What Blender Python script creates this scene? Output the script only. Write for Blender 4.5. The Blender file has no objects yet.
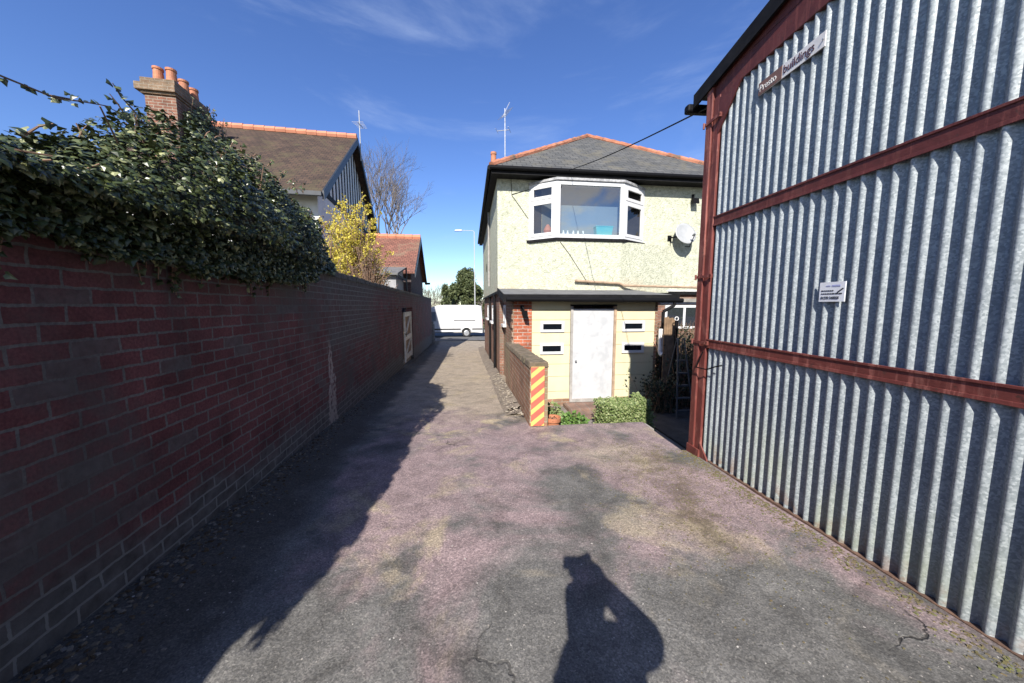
import bpy, bmesh, math, random
from mathutils import Vector, Matrix, noise
R = math.radians
random.seed(7)
SC = bpy.context.scene
COL = SC.collection
# ------------------------------------------------------------------ frames
# every row of buildings has its own bearing: boundary wall, rendered house, garage, gabled house
ANG = {'n': 0.0, 'w': 9.25, 'h': 6.99, 'hs': 6.99, 'g': 4.37, 'l': 11.4, 'ls': 11.4}

def to_world(o, t, z, fr):
    a = R(ANG[fr]); ca, sa = math.cos(a), math.sin(a)
    return Vector((o*ca - t*sa, o*sa + t*ca, z))

SCL = {'hs': .94, 'ls': 1.28}   # scaled for shadows: garage's lands on the lean-to, gabled house's clears the red roof
def place(base, fr):
    p = to_world(*base, fr)
    k = SCL.get(fr, 1)
    return Vector((p.x*k, p.y*k, 1.5+(p.z-1.5)*k))
def to_frame(X, Y, fr):
    a = R(ANG[fr]); ca, sa = math.cos(a), math.sin(a)
    return (X*ca + Y*sa, -X*sa + Y*ca)

def lerp_table(tab, x):
    if x <= tab[0][0]: return tab[0][1]
    for (a, b), (c, d) in zip(tab, tab[1:]):
        if x <= c: return b + (d-b)*(x-a)/(c-a)
    return tab[-1][1]

GTAB = [(-30, .9), (-6, .42), (0, .17), (1.4, .11), (3.4, .0), (4.6, -.07), (7, -.22), (11, -.47), (15, -.70), (20, -.93), (26, -1.10), (30, -1.16), (60, -1.3), (400, -1.6)]
def gz(Y): return lerp_table(GTAB, Y)

# ------------------------------------------------------------------ mesh building
class MB:
    def __init__(s): s.v = []; s.f = []; s.mi = []; s.cur = 0
    def face(s, idx): s.f.append(tuple(idx)); s.mi.append(s.cur)
    def quad(s, a, b, c, d):
        n = len(s.v); s.v += [tuple(a), tuple(b), tuple(c), tuple(d)]; s.face((n, n+1, n+2, n+3)); return s
    def poly(s, pts):
        n = len(s.v); s.v += [tuple(p) for p in pts]; s.face(range(n, n+len(pts))); return s
    def box(s, x0, x1, y0, y1, z0, z1):
        x0, x1 = min(x0, x1), max(x0, x1); y0, y1 = min(y0, y1), max(y0, y1); z0, z1 = min(z0, z1), max(z0, z1)
        n = len(s.v)
        s.v += [(x0,y0,z0),(x1,y0,z0),(x1,y1,z0),(x0,y1,z0),(x0,y0,z1),(x1,y0,z1),(x1,y1,z1),(x0,y1,z1)]
        for q in ((0,3,2,1),(4,5,6,7),(0,1,5,4),(1,2,6,5),(2,3,7,6),(3,0,4,7)): s.face([n+i for i in q])
        return s
    def hexa(s, b, t):          # 4 bottom points (ccw from above), 4 top points
        n = len(s.v); s.v += [tuple(p) for p in b] + [tuple(p) for p in t]
        for q in ((0,3,2,1),(4,5,6,7),(0,1,5,4),(1,2,6,5),(2,3,7,6),(3,0,4,7)): s.face([n+i for i in q])
        return s
    def prism(s, pts, d):       # extrude a 3-D polygon by vector d
        n = len(s.v); k = len(pts); d = Vector(d)
        s.v += [tuple(p) for p in pts] + [tuple(Vector(p)+d) for p in pts]
        s.face([n+i for i in range(k)][::-1]); s.face([n+k+i for i in range(k)])
        for i in range(k):
            j = (i+1) % k; s.face((n+i, n+j, n+k+j, n+k+i))
        return s
    def cone(s, p0, p1, r0, r1, k=10, caps=True):
        p0, p1 = Vector(p0), Vector(p1); d = p1-p0
        if d.length < 1e-6: return s
        d.normalize(); u = d.orthogonal().normalized(); w = d.cross(u); n = len(s.v)
        for p, r in ((p0, r0), (p1, r1)):
            for i in range(k):
                a = 2*math.pi*i/k; s.v.append(tuple(p + u*(r*math.cos(a)) + w*(r*math.sin(a))))
        for i in range(k):
            j = (i+1) % k; s.face((n+i, n+j, n+k+j, n+k+i))
        if caps: s.face([n+i for i in range(k)][::-1]); s.face([n+k+i for i in range(k)])
        return s
    def tube(s, pts, r, k=8, taper=None):
        for i in range(len(pts)-1):
            ra = r if taper is None else r + (taper-r)*i/(len(pts)-1)
            rb = r if taper is None else r + (taper-r)*(i+1)/(len(pts)-1)
            s.cone(pts[i], pts[i+1], ra, rb, k)
        return s
    def lathe(s, c, prof, k=20):   # prof [(r,z)...] round vertical axis at c
        n = len(s.v); m = len(prof)
        for r, z in prof:
            for i in range(k):
                a = 2*math.pi*i/k; s.v.append((c[0]+r*math.cos(a), c[1]+r*math.sin(a), c[2]+z))
        for j in range(m-1):
            for i in range(k):
                i2 = (i+1) % k; s.face((n+j*k+i, n+j*k+i2, n+(j+1)*k+i2, n+(j+1)*k+i))
        s.face([n+i for i in range(k)][::-1]); s.face([n+(m-1)*k+i for i in range(k)])
        return s

def mesh_obj(name, mb, mat, parent=None, off=(0,0,0), smooth=False, bevel=0):
    me = bpy.data.meshes.new(name)
    ox, oy, oz = off
    me.from_pydata([(x-ox, y-oy, z-oz) for x, y, z in mb.v], [], mb.f)
    mats = mat if isinstance(mat, (list, tuple)) else [mat]
    for m in mats: me.materials.append(m)
    if len(mats) > 1: me.polygons.foreach_set('material_index', mb.mi)
    if smooth: me.polygons.foreach_set('use_smooth', [True]*len(me.polygons))
    me.update()
    o = bpy.data.objects.new(name, me); COL.objects.link(o)
    if parent: o.parent = parent
    if bevel:
        b = o.modifiers.new('Bevel', 'BEVEL'); b.width = bevel; b.segments = 2; b.limit_method = 'ANGLE'
    return o

def tag(o, label=None, cat=None, group=None, kind=None):
    if label: o['label'] = label
    if cat: o['category'] = cat
    if group: o['group'] = group
    if kind: o['kind'] = kind
    return o

class T:
    """a thing: an Empty at its base; parts are written in frame coordinates"""
    def __init__(s, name, label, cat, fr, base, group=None):
        s.fr = fr; s.base = base
        s.root = bpy.data.objects.new(name, None); COL.objects.link(s.root)
        s.root.empty_display_size = .2
        s.root.location = place(base, fr); s.root.scale = (SCL.get(fr, 1),)*3; s.root.rotation_euler = (0, 0, R(ANG[fr]))
        tag(s.root, label, cat, group)
    def part(s, name, mb, mat, parent=None, label=None, smooth=False, bevel=0, kind=None):
        o = mesh_obj(name, mb, mat, parent or s.root, s.base, smooth, bevel)
        if label: o['label'] = label
        if kind: o['kind'] = kind
        return o

def solo(name, label, cat, fr, base, mb, mat, group=None, kind=None, smooth=False, bevel=0):
    o = mesh_obj(name, mb, mat, None, base, smooth, bevel)
    o.location = place(base, fr); o.rotation_euler = (0, 0, R(ANG[fr]))
    o.scale = (SCL.get(fr, 1),)*3
    return tag(o, label, cat, group, kind)

# ------------------------------------------------------------------ materials
class NT:
    def __init__(s, name):
        s.m = bpy.data.materials.new(name); s.m.use_nodes = True
        s.t = s.m.node_tree; s.t.nodes.clear()
        s.out = s.t.nodes.new('ShaderNodeOutputMaterial')
        s.b = s.n('ShaderNodeBsdfPrincipled'); s.l(s.b.outputs[0], s.out.inputs[0])
        s._tc = None
    def n(s, typ, **kw):
        nd = s.t.nodes.new(typ)
        for k, v in kw.items(): setattr(nd, k, v)
        return nd
    def l(s, a, b): s.t.links.new(a, b)
    def put(s, sock, v):
        if v is None: return
        if hasattr(v, 'is_linked') or isinstance(v, bpy.types.NodeSocket): s.l(v, sock)
        elif isinstance(v, (tuple, list)) and len(v) == 3 and sock.type == 'RGBA': sock.default_value = (*v, 1)
        else: sock.default_value = v
    @property
    def tc(s):
        if s._tc is None: s._tc = s.n('ShaderNodeTexCoord')
        return s._tc
    @property
    def obj(s): return s.tc.outputs['Object']
    def noise(s, scale, detail=4, rough=.55, vec=None, dist=0):
        nd = s.n('ShaderNodeTexNoise'); nd.inputs['Scale'].default_value = scale
        nd.inputs['Detail'].default_value = detail; nd.inputs['Roughness'].default_value = rough
        nd.inputs['Distortion'].default_value = dist
        s.l(vec or s.obj, nd.inputs['Vector']); return nd.outputs[0]
    def ramp(s, fac, stops):
        nd = s.n('ShaderNodeValToRGB'); r = nd.color_ramp
        while len(r.elements) < len(stops): r.elements.new(.5)
        for e, (p, c) in zip(r.elements, stops):
            e.position = p; e.color = (*c, 1) if len(c) == 3 else c
        s.l(fac, nd.inputs[0]); return nd.outputs[0]
    def step(s, fac, a, b):
        nd = s.n('ShaderNodeMapRange'); nd.inputs[1].default_value = a; nd.inputs[2].default_value = b
        nd.interpolation_type = 'SMOOTHSTEP'; s.l(fac, nd.inputs[0]); return nd.outputs[0]
    def mix(s, fac, a, b, mode='MIX'):
        nd = s.n('ShaderNodeMix', data_type='RGBA', blend_type=mode)
        s.put(nd.inputs[0], fac); s.put(nd.inputs[6], a); s.put(nd.inputs[7], b); return nd.outputs[2]
    def math(s, op, a, b=None, c=None):
        nd = s.n('ShaderNodeMath', operation=op); s.put(nd.inputs[0], a)
        if b is not None: s.put(nd.inputs[1], b)
        if c is not None: s.put(nd.inputs[2], c)
        return nd.outputs[0]
    def sep(s, v):
        nd = s.n('ShaderNodeSeparateXYZ'); s.l(v, nd.inputs[0]); return nd.outputs
    def comb(s, x, y, z):
        nd = s.n('ShaderNodeCombineXYZ'); s.put(nd.inputs[0], x); s.put(nd.inputs[1], y); s.put(nd.inputs[2], z); return nd.outputs[0]
    def scaled(s, vec, sc):
        nd = s.n('ShaderNodeMapping'); nd.inputs['Scale'].default_value = sc; s.l(vec, nd.inputs[0]); return nd.outputs[0]
    def bump(s, h, strength=.5, dist=.01, prev=None):
        nd = s.n('ShaderNodeBump'); nd.inputs['Strength'].default_value = strength; nd.inputs['Distance'].default_value = dist
        s.l(h, nd.inputs['Height'])
        if prev: s.l(prev, nd.inputs['Normal'])
        s.l(nd.outputs[0], s.b.inputs['Normal']); return nd.outputs[0]
    def fin(s, col=None, rough=.8, metal=0, spec=.5):
        s.put(s.b.inputs['Base Color'], col); s.put(s.b.inputs['Roughness'], rough)
        s.put(s.b.inputs['Metallic'], metal); s.put(s.b.inputs['Specular IOR Level'], spec)
        return s.m
    def wallcoord(s):          # (along the face, height)
        x, y, z = s.sep(s.obj)[0:3]
        nx = s.math('ABSOLUTE', s.sep(s.tc.outputs['Normal'])[0])
        side = s.math('GREATER_THAN', nx, .5)
        u = s.math('ADD', s.math('MULTIPLY', y, side), s.math('MULTIPLY', x, s.math('SUBTRACT', 1.0, side)))
        return u, z

def plain(name, col, rough=.7, metal=0, var=.25, scale=6, bump=0, bscale=60, spec=.5, dirt=None, dirt_amt=.5):
    k = NT(name)
    n1 = k.noise(scale, 5, .6)
    lo = tuple(c*(1-var) for c in col); hi = tuple(min(1, c*(1+var)) for c in col)
    c = k.ramp(n1, [(.3, lo), (.7, hi)])
    if dirt:
        n2 = k.noise(scale*.6, 8, .7, dist=.6)
        c = k.mix(k.math('MULTIPLY', k.step(n2, .48, .66), dirt_amt), c, dirt)
    if bump: k.bump(k.noise(bscale, 4, .6), bump, .01)
    return k.fin(c, rough, metal, spec)

def brick(name, c1, c2, mortar, w=.225, h=.075, ms=.006, dirt=None, dirt_rng=(.5, .68), extra=None, bumps=.6):
    k = NT(name)
    u, z = k.wallcoord()
    wob = k.noise(11, 5, .65)
    wob = k.math('MULTIPLY', k.math('SUBTRACT', wob, .5), .024)
    vec = k.comb(k.math('ADD', u, wob), k.math('ADD', z, wob), 0.0)
    bt = k.n('ShaderNodeTexBrick'); bt.offset = .5; bt.squash = 1.0
    k.l(vec, bt.inputs['Vector'])
    for nm, v in (('Scale', 1.0), ('Mortar Size', ms), ('Mortar Smooth', .15), ('Bias', 0.0), ('Brick Width', w), ('Row Height', h)): bt.inputs[nm].default_value = v
    bt.inputs['Color1'].default_value = (*c1, 1); bt.inputs['Color2'].default_value = (*c2, 1); bt.inputs['Mortar'].default_value = (*mortar, 1)
    c = bt.outputs['Color']
    b2 = k.n('ShaderNodeTexBrick'); b2.offset = .5; k.l(vec, b2.inputs['Vector'])
    for nm, v in (('Scale', 1.0), ('Mortar Size', ms), ('Mortar Smooth', .15), ('Bias', 0.0), ('Brick Width', w), ('Row Height', h)): b2.inputs[nm].default_value = v
    b2.inputs['Color1'].default_value = (0, 0, 0, 1); b2.inputs['Color2'].default_value = (1, 1, 1, 1); b2.inputs['Mortar'].default_value = (.5, .5, .5, 1)
    tint = k.ramp(b2.outputs['Color'], [(0, (.62, .62, .62)), (.5, (1, 1, 1)), (1, (1.3, 1.26, 1.22))]); c = k.mix(.8, c, tint, 'MULTIPLY'); k.brick_id = b2.outputs['Color']
    # per-area variation, grime, speckle
    v1 = k.ramp(k.noise(3.2, 6, .65), [(.28, (.45, .46, .47)), (.72, (1.35, 1.31, 1.28))])
    c = k.mix(.85, c, v1, 'MULTIPLY')
    v2 = k.ramp(k.noise(70, 3, .6), [(.3, (.6, .6, .6)), (.7, (1.35, 1.35, 1.35))])
    c = k.mix(.75, c, v2, 'MULTIPLY')
    if dirt:
        n2 = k.noise(.9, 8, .68, dist=.4)
        c = k.mix(k.math('MULTIPLY', k.step(n2, *dirt_rng), .8), c, dirt)
    if extra: c = extra(k, c, bt.outputs['Fac'])
    hgt = k.math('ADD', k.math('MULTIPLY', k.math('SUBTRACT', 1.0, bt.outputs['Fac']), .8), k.math('MULTIPLY', k.noise(45, 5, .7), .5))
    k.bump(hgt, bumps, .012)
    return k.fin(c, .9, spec=.25)

def slates(name, cols, w=.3, h=.2, moss=None, gap=(.02, .02, .02), slope_axis='y', bumps=.6):
    """roof covering laid in courses: course coordinate runs up the slope through the height"""
    k = NT(name)
    x, y, z = k.sep(k.obj)[0:3]
    nx = k.math('ABSOLUTE', k.sep(k.tc.outputs['Normal'])[0])
    side = k.math('GREATER_THAN', nx, .38)
    u = k.math('ADD', k.math('MULTIPLY', y, side), k.math('MULTIPLY', x, k.math('SUBTRACT', 1.0, side)))
    bt = k.n('ShaderNodeTexBrick'); bt.offset = .5
    k.l(k.comb(u, k.math('MULTIPLY', z, 1.7), 0.0), bt.inputs['Vector'])
    for nm, v in (('Scale', 1.0), ('Mortar Size', .008), ('Mortar Smooth', .3), ('Bias', 0.0), ('Brick Width', w), ('Row Height', h)): bt.inputs[nm].default_value = v
    bt.inputs['Color1'].default_value = (*cols[0], 1); bt.inputs['Color2'].default_value = (*cols[1], 1); bt.inputs['Mortar'].default_value = (*gap, 1)
    c = bt.outputs['Color']
    c = k.mix(.7, c, k.ramp(k.noise(2.5, 6, .65), [(.3, (.6, .6, .6)), (.7, (1.3, 1.28, 1.25))]), 'MULTIPLY')
    if moss: c = k.mix(k.math('MULTIPLY', k.step(k.noise(1.3, 8, .7, dist=.5), .48, .66), .75), c, moss)
    k.bump(k.math('ADD', k.math('SUBTRACT', 1.0, bt.outputs['Fac']), k.math('MULTIPLY', k.noise(30, 4), .4)), bumps, .02)
    return k.fin(c, .85, spec=.3)

def leafmat(name, cols, rough=.45, spec=.5, trans=0):
    k = NT(name)
    geo = k.n('ShaderNodeNewGeometry')
    c = k.ramp(geo.outputs['Random Per Island'], [(i/(len(cols)-1), cc) for i, cc in enumerate(cols)])
    k.fin(c, rough, 0, spec)
    if trans:
        tr = k.n('ShaderNodeBsdfTranslucent'); k.l(c, tr.inputs[0])
        mx = k.n('ShaderNodeMixShader'); mx.inputs[0].default_value = trans
        k.l(k.b.outputs[0], mx.inputs[1]); k.l(tr.outputs[0], mx.inputs[2]); k.l(mx.outputs[0], k.out.inputs[0])
    return k.m

def glassmat(name, tint=(.9, .95, 1), refl=.35):
    k = NT(name)
    tr = k.n('ShaderNodeBsdfTransparent'); tr.inputs[0].default_value = (*tint, 1)
    gl = k.n('ShaderNodeBsdfGlossy'); gl.inputs['Roughness'].default_value = .015; gl.inputs[0].default_value = (.95, .97, 1, 1)
    mx = k.n('ShaderNodeMixShader'); lw = k.n('ShaderNodeLayerWeight'); lw.inputs[0].default_value = .12
    k.put(mx.inputs[0], k.math('MAXIMUM', lw.outputs['Fresnel'], refl))
    k.l(tr.outputs[0], mx.inputs[1]); k.l(gl.outputs[0], mx.inputs[2]); k.l(mx.outputs[0], k.out.inputs[0])
    return k.m

M = {}
def wall_extra(k, c, fac):
    x, y, z = k.sep(k.obj)[0:3]
    rel = k.math('ADD', z, k.math('MULTIPLY', y, .036))     # height over the sloping lane
    n = k.noise(1.6, 6, .6, dist=.3)
    # grey weathered band at the foot of the wall
    foot = k.step(k.math('ADD', rel, k.math('MULTIPLY', k.math('SUBTRACT', n, .5), .5)), .52, .30)
    gcol = k.mix(fac, k.ramp(k.noise(14, 5), [(.3, (.045, .045, .044)), (.7, (.115, .113, .11))]), (.17, .17, .166))
    c = k.mix(k.math('MULTIPLY', foot, .9), c, gcol)
    odd = k.math('MULTIPLY', k.math('GREATER_THAN', k.brick_id, .87), k.step(k.noise(.8, 3), .42, .5))
    c = k.mix(k.math('MULTIPLY', odd, k.math('SUBTRACT', .62, k.math('MULTIPLY', fac, .62))), c, k.ramp(k.noise(20, 4), [(.3, (.05, .05, .05)), (.7, (.10, .10, .10))]))
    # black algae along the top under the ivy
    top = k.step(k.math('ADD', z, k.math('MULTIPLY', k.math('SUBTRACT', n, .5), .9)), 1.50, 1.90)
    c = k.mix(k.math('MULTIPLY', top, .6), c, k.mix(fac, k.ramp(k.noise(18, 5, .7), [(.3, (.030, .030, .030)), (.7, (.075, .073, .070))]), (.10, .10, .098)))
    # grey sooty patch further along
    yy = k.math('SUBTRACT', y, 6.0); g = k.step(k.math('ABSOLUTE', k.math('ADD', yy, k.math('MULTIPLY', k.math('SUBTRACT', n, .5), 3.0))), 1.9, .8)
    g2 = k.math('MULTIPLY', g, k.step(z, .75, 1.1))
    c = k.mix(k.math('MULTIPLY', g2, .7), c, k.mix(fac, k.ramp(k.noise(16, 5, .7), [(.3, (.042, .042, .040)), (.7, (.10, .098, .094))]), (.15, .15, .146)))
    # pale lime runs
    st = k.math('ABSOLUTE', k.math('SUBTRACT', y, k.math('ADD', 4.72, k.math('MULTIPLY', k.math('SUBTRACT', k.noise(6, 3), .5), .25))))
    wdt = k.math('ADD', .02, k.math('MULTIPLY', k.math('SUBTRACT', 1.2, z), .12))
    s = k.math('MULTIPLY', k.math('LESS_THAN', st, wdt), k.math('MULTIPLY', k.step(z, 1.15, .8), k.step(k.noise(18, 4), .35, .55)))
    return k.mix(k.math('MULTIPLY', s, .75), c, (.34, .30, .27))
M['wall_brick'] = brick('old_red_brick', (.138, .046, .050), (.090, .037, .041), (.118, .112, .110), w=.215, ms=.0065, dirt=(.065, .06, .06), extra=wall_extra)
M['coping'] = plain('sooty_coping', (.075, .072, .068), .95, var=.4, scale=9, bump=.6, bscale=40, dirt=(.05, .06, .03))
M['brick_orange'] = brick('orange_red_brick', (.42, .13, .07), (.33, .10, .055), (.42, .38, .33))
M['brick_brown'] = brick('brown_house_brick', (.27, .15, .10), (.20, .10, .075), (.27, .24, .20), dirt=(.16, .14, .11))
M['brick_mossy'] = brick('lichened_brick', (.34, .175, .11), (.23, .125, .085), (.33, .28, .22), dirt=(.22, .20, .12), dirt_rng=(.46, .66), ms=.008)
M['brick_chimney'] = brick('chimney_brick', (.27, .12, .08), (.17, .085, .06), (.30, .26, .21), w=.24, h=.085, ms=.010, dirt=(.10, .08, .055), dirt_rng=(.46, .62))
M['brick_cap'] = brick('lichened_chimney_cap', (.26, .17, .11), (.16, .12, .08), (.26, .22, .17), w=.24, h=.085, ms=.01, dirt=(.14, .12, .08), dirt_rng=(.5, .68))

def render_mat():
    k = NT('pebbledash_render')
    v = k.n('ShaderNodeTexVoronoi'); v.inputs['Scale'].default_value = 24; k.l(k.obj, v.inputs['Vector'])
    n = k.noise(9, 5, .8, dist=.8)
    c = k.ramp(n, [(.34, (.31, .32, .24)), (.46, (.43, .44, .34)), (.58, (.53, .535, .42)), (.72, (.60, .605, .50))])
    c = k.mix(.55, c, k.ramp(k.noise(26, 4, .8), [(.36, (.55, .56, .50)), (.50, (1.05, 1.05, 1.03))]), 'MULTIPLY')
    x, y, z = k.sep(k.obj)[0:3]
    c = k.mix(k.math('MULTIPLY', k.step(k.noise(.8, 5), .5, .7), .25), c, (.47, .45, .34))
    # rusty-orange staining above the lean-to
    st = k.math('MULTIPLY', k.step(z, 2.95, 2.6), k.step(k.noise(1.1, 6, .6), .46, .62))
    c = k.mix(k.math('MULTIPLY', st, .5), c, (.52, .41, .29))
    streak = k.noise(1.0, 5, .6, vec=k.scaled(k.obj, (7, 7, .35)))
    c = k.mix(k.math('MULTIPLY', k.step(streak, .54, .72), .3), c, (.38, .38, .28))
    k.bump(k.math('ADD', k.math('MULTIPLY', n, 1.0), v.outputs['Distance']), .55, .02)
    return k.fin(c, .92, spec=.2)
M['render'] = render_mat()
M['slate'] = slates('grey_slate', ((.105, .105, .10), (.075, .078, .078)), w=.26, h=.2, moss=(.13, .12, .09), gap=(.025, .025, .025))
M['brown_tile'] = slates('mossy_brown_tile', ((.085, .055, .038), (.055, .037, .028)), w=.18, h=.17, moss=(.08, .066, .036))
M['red_tile'] = slates('red_tile', ((.25, .11, .08), (.18, .08, .06)), w=.18, h=.15, moss=(.2, .15, .10))
M['ridge'] = plain('orange_ridge_tile', (.36, .15, .09), .9, var=.4, scale=3, bump=.4, dirt=(.12, .10, .075), dirt_amt=.95, spec=.2)
M['ridge_clean'] = plain('clean_orange_ridge_tile', (.50, .20, .115), .8, var=.15, scale=3, bump=.2)
M['terracotta'] = plain('terracotta', (.42, .16, .08), .75, var=.25, scale=9, bump=.2, dirt=(.35, .25, .18), dirt_amt=.4)
M['black_paint'] = plain('black_weathered_paint', (.008, .008, .009), .7, var=.4, scale=8, dirt=(.025, .023, .021), dirt_amt=.4, spec=.15)
M['black_plastic'] = plain('black_plastic', (.005, .005, .006), .6, var=.2, spec=.12)
M['blue_black'] = plain('blue_black_board', (.022, .028, .036), .5, var=.3)
M['upvc'] = plain('white_upvc', (.60, .60, .595), .35, var=.04, scale=3, dirt=(.62, .60, .55), dirt_amt=.25)
M['old_white'] = plain('flaking_white_paint', (.72, .72, .70), .6, var=.1, scale=12, dirt=(.42, .40, .36), dirt_amt=.6)
M['lead'] = plain('lead_flashing', (.28, .28, .28), .55, var=.35, scale=12, bump=.5, bscale=25, dirt=(.6, .6, .58))
M['felt'] = plain('grey_roofing_felt', (.13, .13, .128), .9, var=.3, scale=4, bump=.4, bscale=120, dirt=(.2, .19, .18))
M['dark_inside'] = plain('dim_room', (.05, .05, .055), .9, var=.2)
M['blind'] = plain('blue_grey_roller_blind', (.15, .185, .205), .9, var=.08, scale=1.2)
M['glass'] = glassmat('window_glass', (.86, .93, .95), .22)
M['glass_side'] = glassmat('side_light_glass', (.7, .68, .65), .10)
M['glass_dark'] = glassmat('dark_window_glass', (.6, .65, .7), .12)
def yellow_panel():
    k = NT('cream_yellow_boards')
    u, z = k.wallcoord()
    c = k.ramp(k.noise(2.5, 5, .6), [(.3, (.60, .52, .32)), (.7, (.66, .585, .38))])
    c = k.mix(k.math('MULTIPLY', k.step(k.noise(.9, 4), .45, .62), .5), c, (.54, .555, .36))
    streak = k.noise(1.0, 5, .65, vec=k.scaled(k.obj, (9, 9, .5)))
    c = k.mix(k.math('MULTIPLY', k.step(streak, .52, .72), .22), c, (.48, .40, .25))
    k.bump(k.noise(80, 3), .08, .004)
    return k.fin(c, .55)
M['yellow'] = yellow_panel()
def white_door():
    k = NT('patchy_white_door_paint')
    c = k.ramp(k.noise(4, 6, .6, dist=.4), [(.36, (.40, .41, .42)), (.5, (.47, .475, .48)), (.64, (.52, .52, .52))])
    c = k.mix(k.math('MULTIPLY', k.step(k.noise(11, 6, .7), .55, .7), .35), c, (.37, .38, .39))
    k.bump(k.noise(30, 3), .08, .004)
    return k.fin(c, .5)
M['white_door'] = white_door()
M['grey_frame'] = plain('bare_grey_timber', (.30, .285, .265), .8, var=.25, scale=10)
M['brown_frame'] = plain('bare_brown_timber', (.34, .24, .16), .8, var=.25, scale=10)
def galv():
    k = NT('galvanised_sheet')
    v = k.n('ShaderNodeTexVoronoi'); v.inputs['Scale'].default_value = 120; k.l(k.obj, v.inputs['Vector'])
    sp = k.n('ShaderNodeSeparateColor'); k.l(v.outputs['Color'], sp.inputs[0])
    c = k.ramp(sp.outputs[0], [(0, (.20, .225, .235)), (.55, (.28, .31, .32)), (1, (.40, .43, .435))])
    c = k.mix(.65, c, k.ramp(k.noise(3.5, 8, .65), [(.3, (.72, .74, .76)), (.7, (1.12, 1.12, 1.12))]), 'MULTIPLY')
    x, y, z = k.sep(k.obj)[0:3]
    low = k.math('MULTIPLY', k.step(z, .8, .0), k.step(k.noise(3, 6, .6, vec=k.scaled(k.obj, (1, 1, .4))), .42, .66))
    c = k.mix(k.math('MULTIPLY', low, .5), c, (.30, .33, .20))
    rust = k.math('MULTIPLY', k.step(z, .25, .0), k.step(k.noise(7, 6, .7), .5, .62))
    c = k.mix(k.math('MULTIPLY', rust, .7), c, (.20, .12, .08))
    run = k.noise(1.0, 6, .65, vec=k.scaled(k.obj, (14, 14, .5)))
    c = k.mix(k.math('MULTIPLY', k.step(run, .56, .74), .35), c, (.30, .31, .31))
    k.bump(k.noise(60, 4), .08, .004)
    return k.fin(c, k.math('ADD', .42, k.math('MULTIPLY', sp.outputs[1], .2)), .12, .4)
M['galv'] = galv()
def oxide(name, base, pale):
    k = NT(name)
    c = k.ramp(k.noise(5, 6, .65), [(.3, tuple(b*.7 for b in base)), (.7, tuple(b*1.2 for b in base))])
    wv = k.noise(2.2, 8, .72, dist=.8, vec=k.scaled(k.obj, (3, 3, 1)))
    c = k.mix(k.math('MULTIPLY', k.step(wv, .50, .58), .75), c, pale)
    c = k.mix(k.math('MULTIPLY', k.step(k.noise(1.0, 8, .75, vec=k.scaled(k.obj, (22, 22, 1.2))), .53, .6), .55), c, tuple(p*1.5 for p in pale))
    c = k.mix(k.math('MULTIPLY', k.step(k.noise(16, 7, .75), .58, .66), .7), c, (.05, .026, .02))
    k.bump(k.noise(25, 6, .7), .4, .006)
    return k.fin(c, .62, spec=.4)
M['oxide'] = oxide('red_oxide_paint', (.14, .033, .026), (.22, .08, .062))
M['oxide_shaded'] = oxide('shaded_red_oxide_paint', (.10, .022, .019), (.13, .038, .03))  # darker copy of the red oxide, paints in the lintel's shade
M['steel'] = plain('dull_steel', (.45, .46, .47), .45, metal=.7, var=.2, scale=15)
M['ladder'] = plain('dull_ladder', (.07, .07, .072), .6, var=.3, scale=15)
M['coping_moss'] = plain('mossy_brick_on_edge', (.13, .10, .068), .95, var=.5, scale=11, bump=.6, bscale=40, dirt=(.10, .10, .05))
M['rust_steel'] = plain('rusty_steel', (.13, .075, .05), .8, var=.4, scale=20, bump=.3)
M['van_white'] = plain('white_van_paint', (.58, .58, .58), .25, var=.02, scale=1, dirt=(.7, .69, .66), dirt_amt=.3)
M['rubber'] = plain('black_rubber', (.018, .018, .018), .8, var=.3)
M['lamp_grey'] = plain('pale_galvanised_column', (.42, .43, .43), .5, var=.1)
M['grey_timber'] = plain('grey_weathered_timber', (.21, .20, .185), .9, var=.35, scale=14, bump=.3)
M['brown_timber'] = plain('brown_fence_boards', (.20, .13, .075), .9, var=.35, scale=9, bump=.3)
M['gate_paint'] = plain('pale_gate_paint', (.56, .54, .49), .8, var=.2, scale=9, dirt=(.2, .19, .17), dirt_amt=.7)
M['bark'] = plain('grey_brown_bark', (.14, .115, .095), .95, var=.3, scale=8)
M['twig'] = plain('pale_bare_twigs', (.20, .17, .145), .95, var=.25, scale=2)
M['stem_brown'] = plain('brown_twigs', (.21, .13, .085), .9, var=.3, scale=6)
M['ivy_leaf'] = leafmat('ivy_leaf', [(.022, .031, .012), (.034, .047, .016), (.034, .047, .016), (.05, .067, .022), (.028, .039, .014), (.045, .06, .02), (.07, .088, .03), (.11, .13, .05), (.30, .31, .15)], .33, .42)
M['evergreen'] = leafmat('evergreen_leaf', [(.04, .055, .022), (.07, .088, .032), (.11, .125, .05)], .6, .3)
M['hedge_leaf'] = leafmat('box_leaf', [(.08, .12, .035), (.13, .18, .055), (.19, .24, .085), (.28, .31, .14)], .5, .4, .15)
M['plant_leaf'] = leafmat('bright_plant_leaf', [(.05, .10, .02), (.09, .17, .03), (.13, .22, .05)], .5, .4, .15)
M['dark_leaf'] = leafmat('dark_bramble_leaf', [(.016, .024, .012), (.028, .04, .018), (.045, .055, .025)], .6, .3)
M['petal'] = leafmat('yellow_petal', [(.48, .40, .05), (.62, .52, .07), (.72, .62, .15)], .6, .3, .3)
M['moss_clump'] = leafmat('dry_moss', [(.10, .085, .05), (.14, .11, .06), (.12, .13, .05)], .95, .1)
M['litter'] = leafmat('grit_and_litter', [(.05, .036, .024), (.09, .064, .04), (.13, .105, .075), (.20, .18, .155)], .95, .1)
M['pale_grit'] = leafmat('pale_grit', [(.22, .20, .18), (.30, .28, .26), (.42, .40, .37)], .9, .2)
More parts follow.
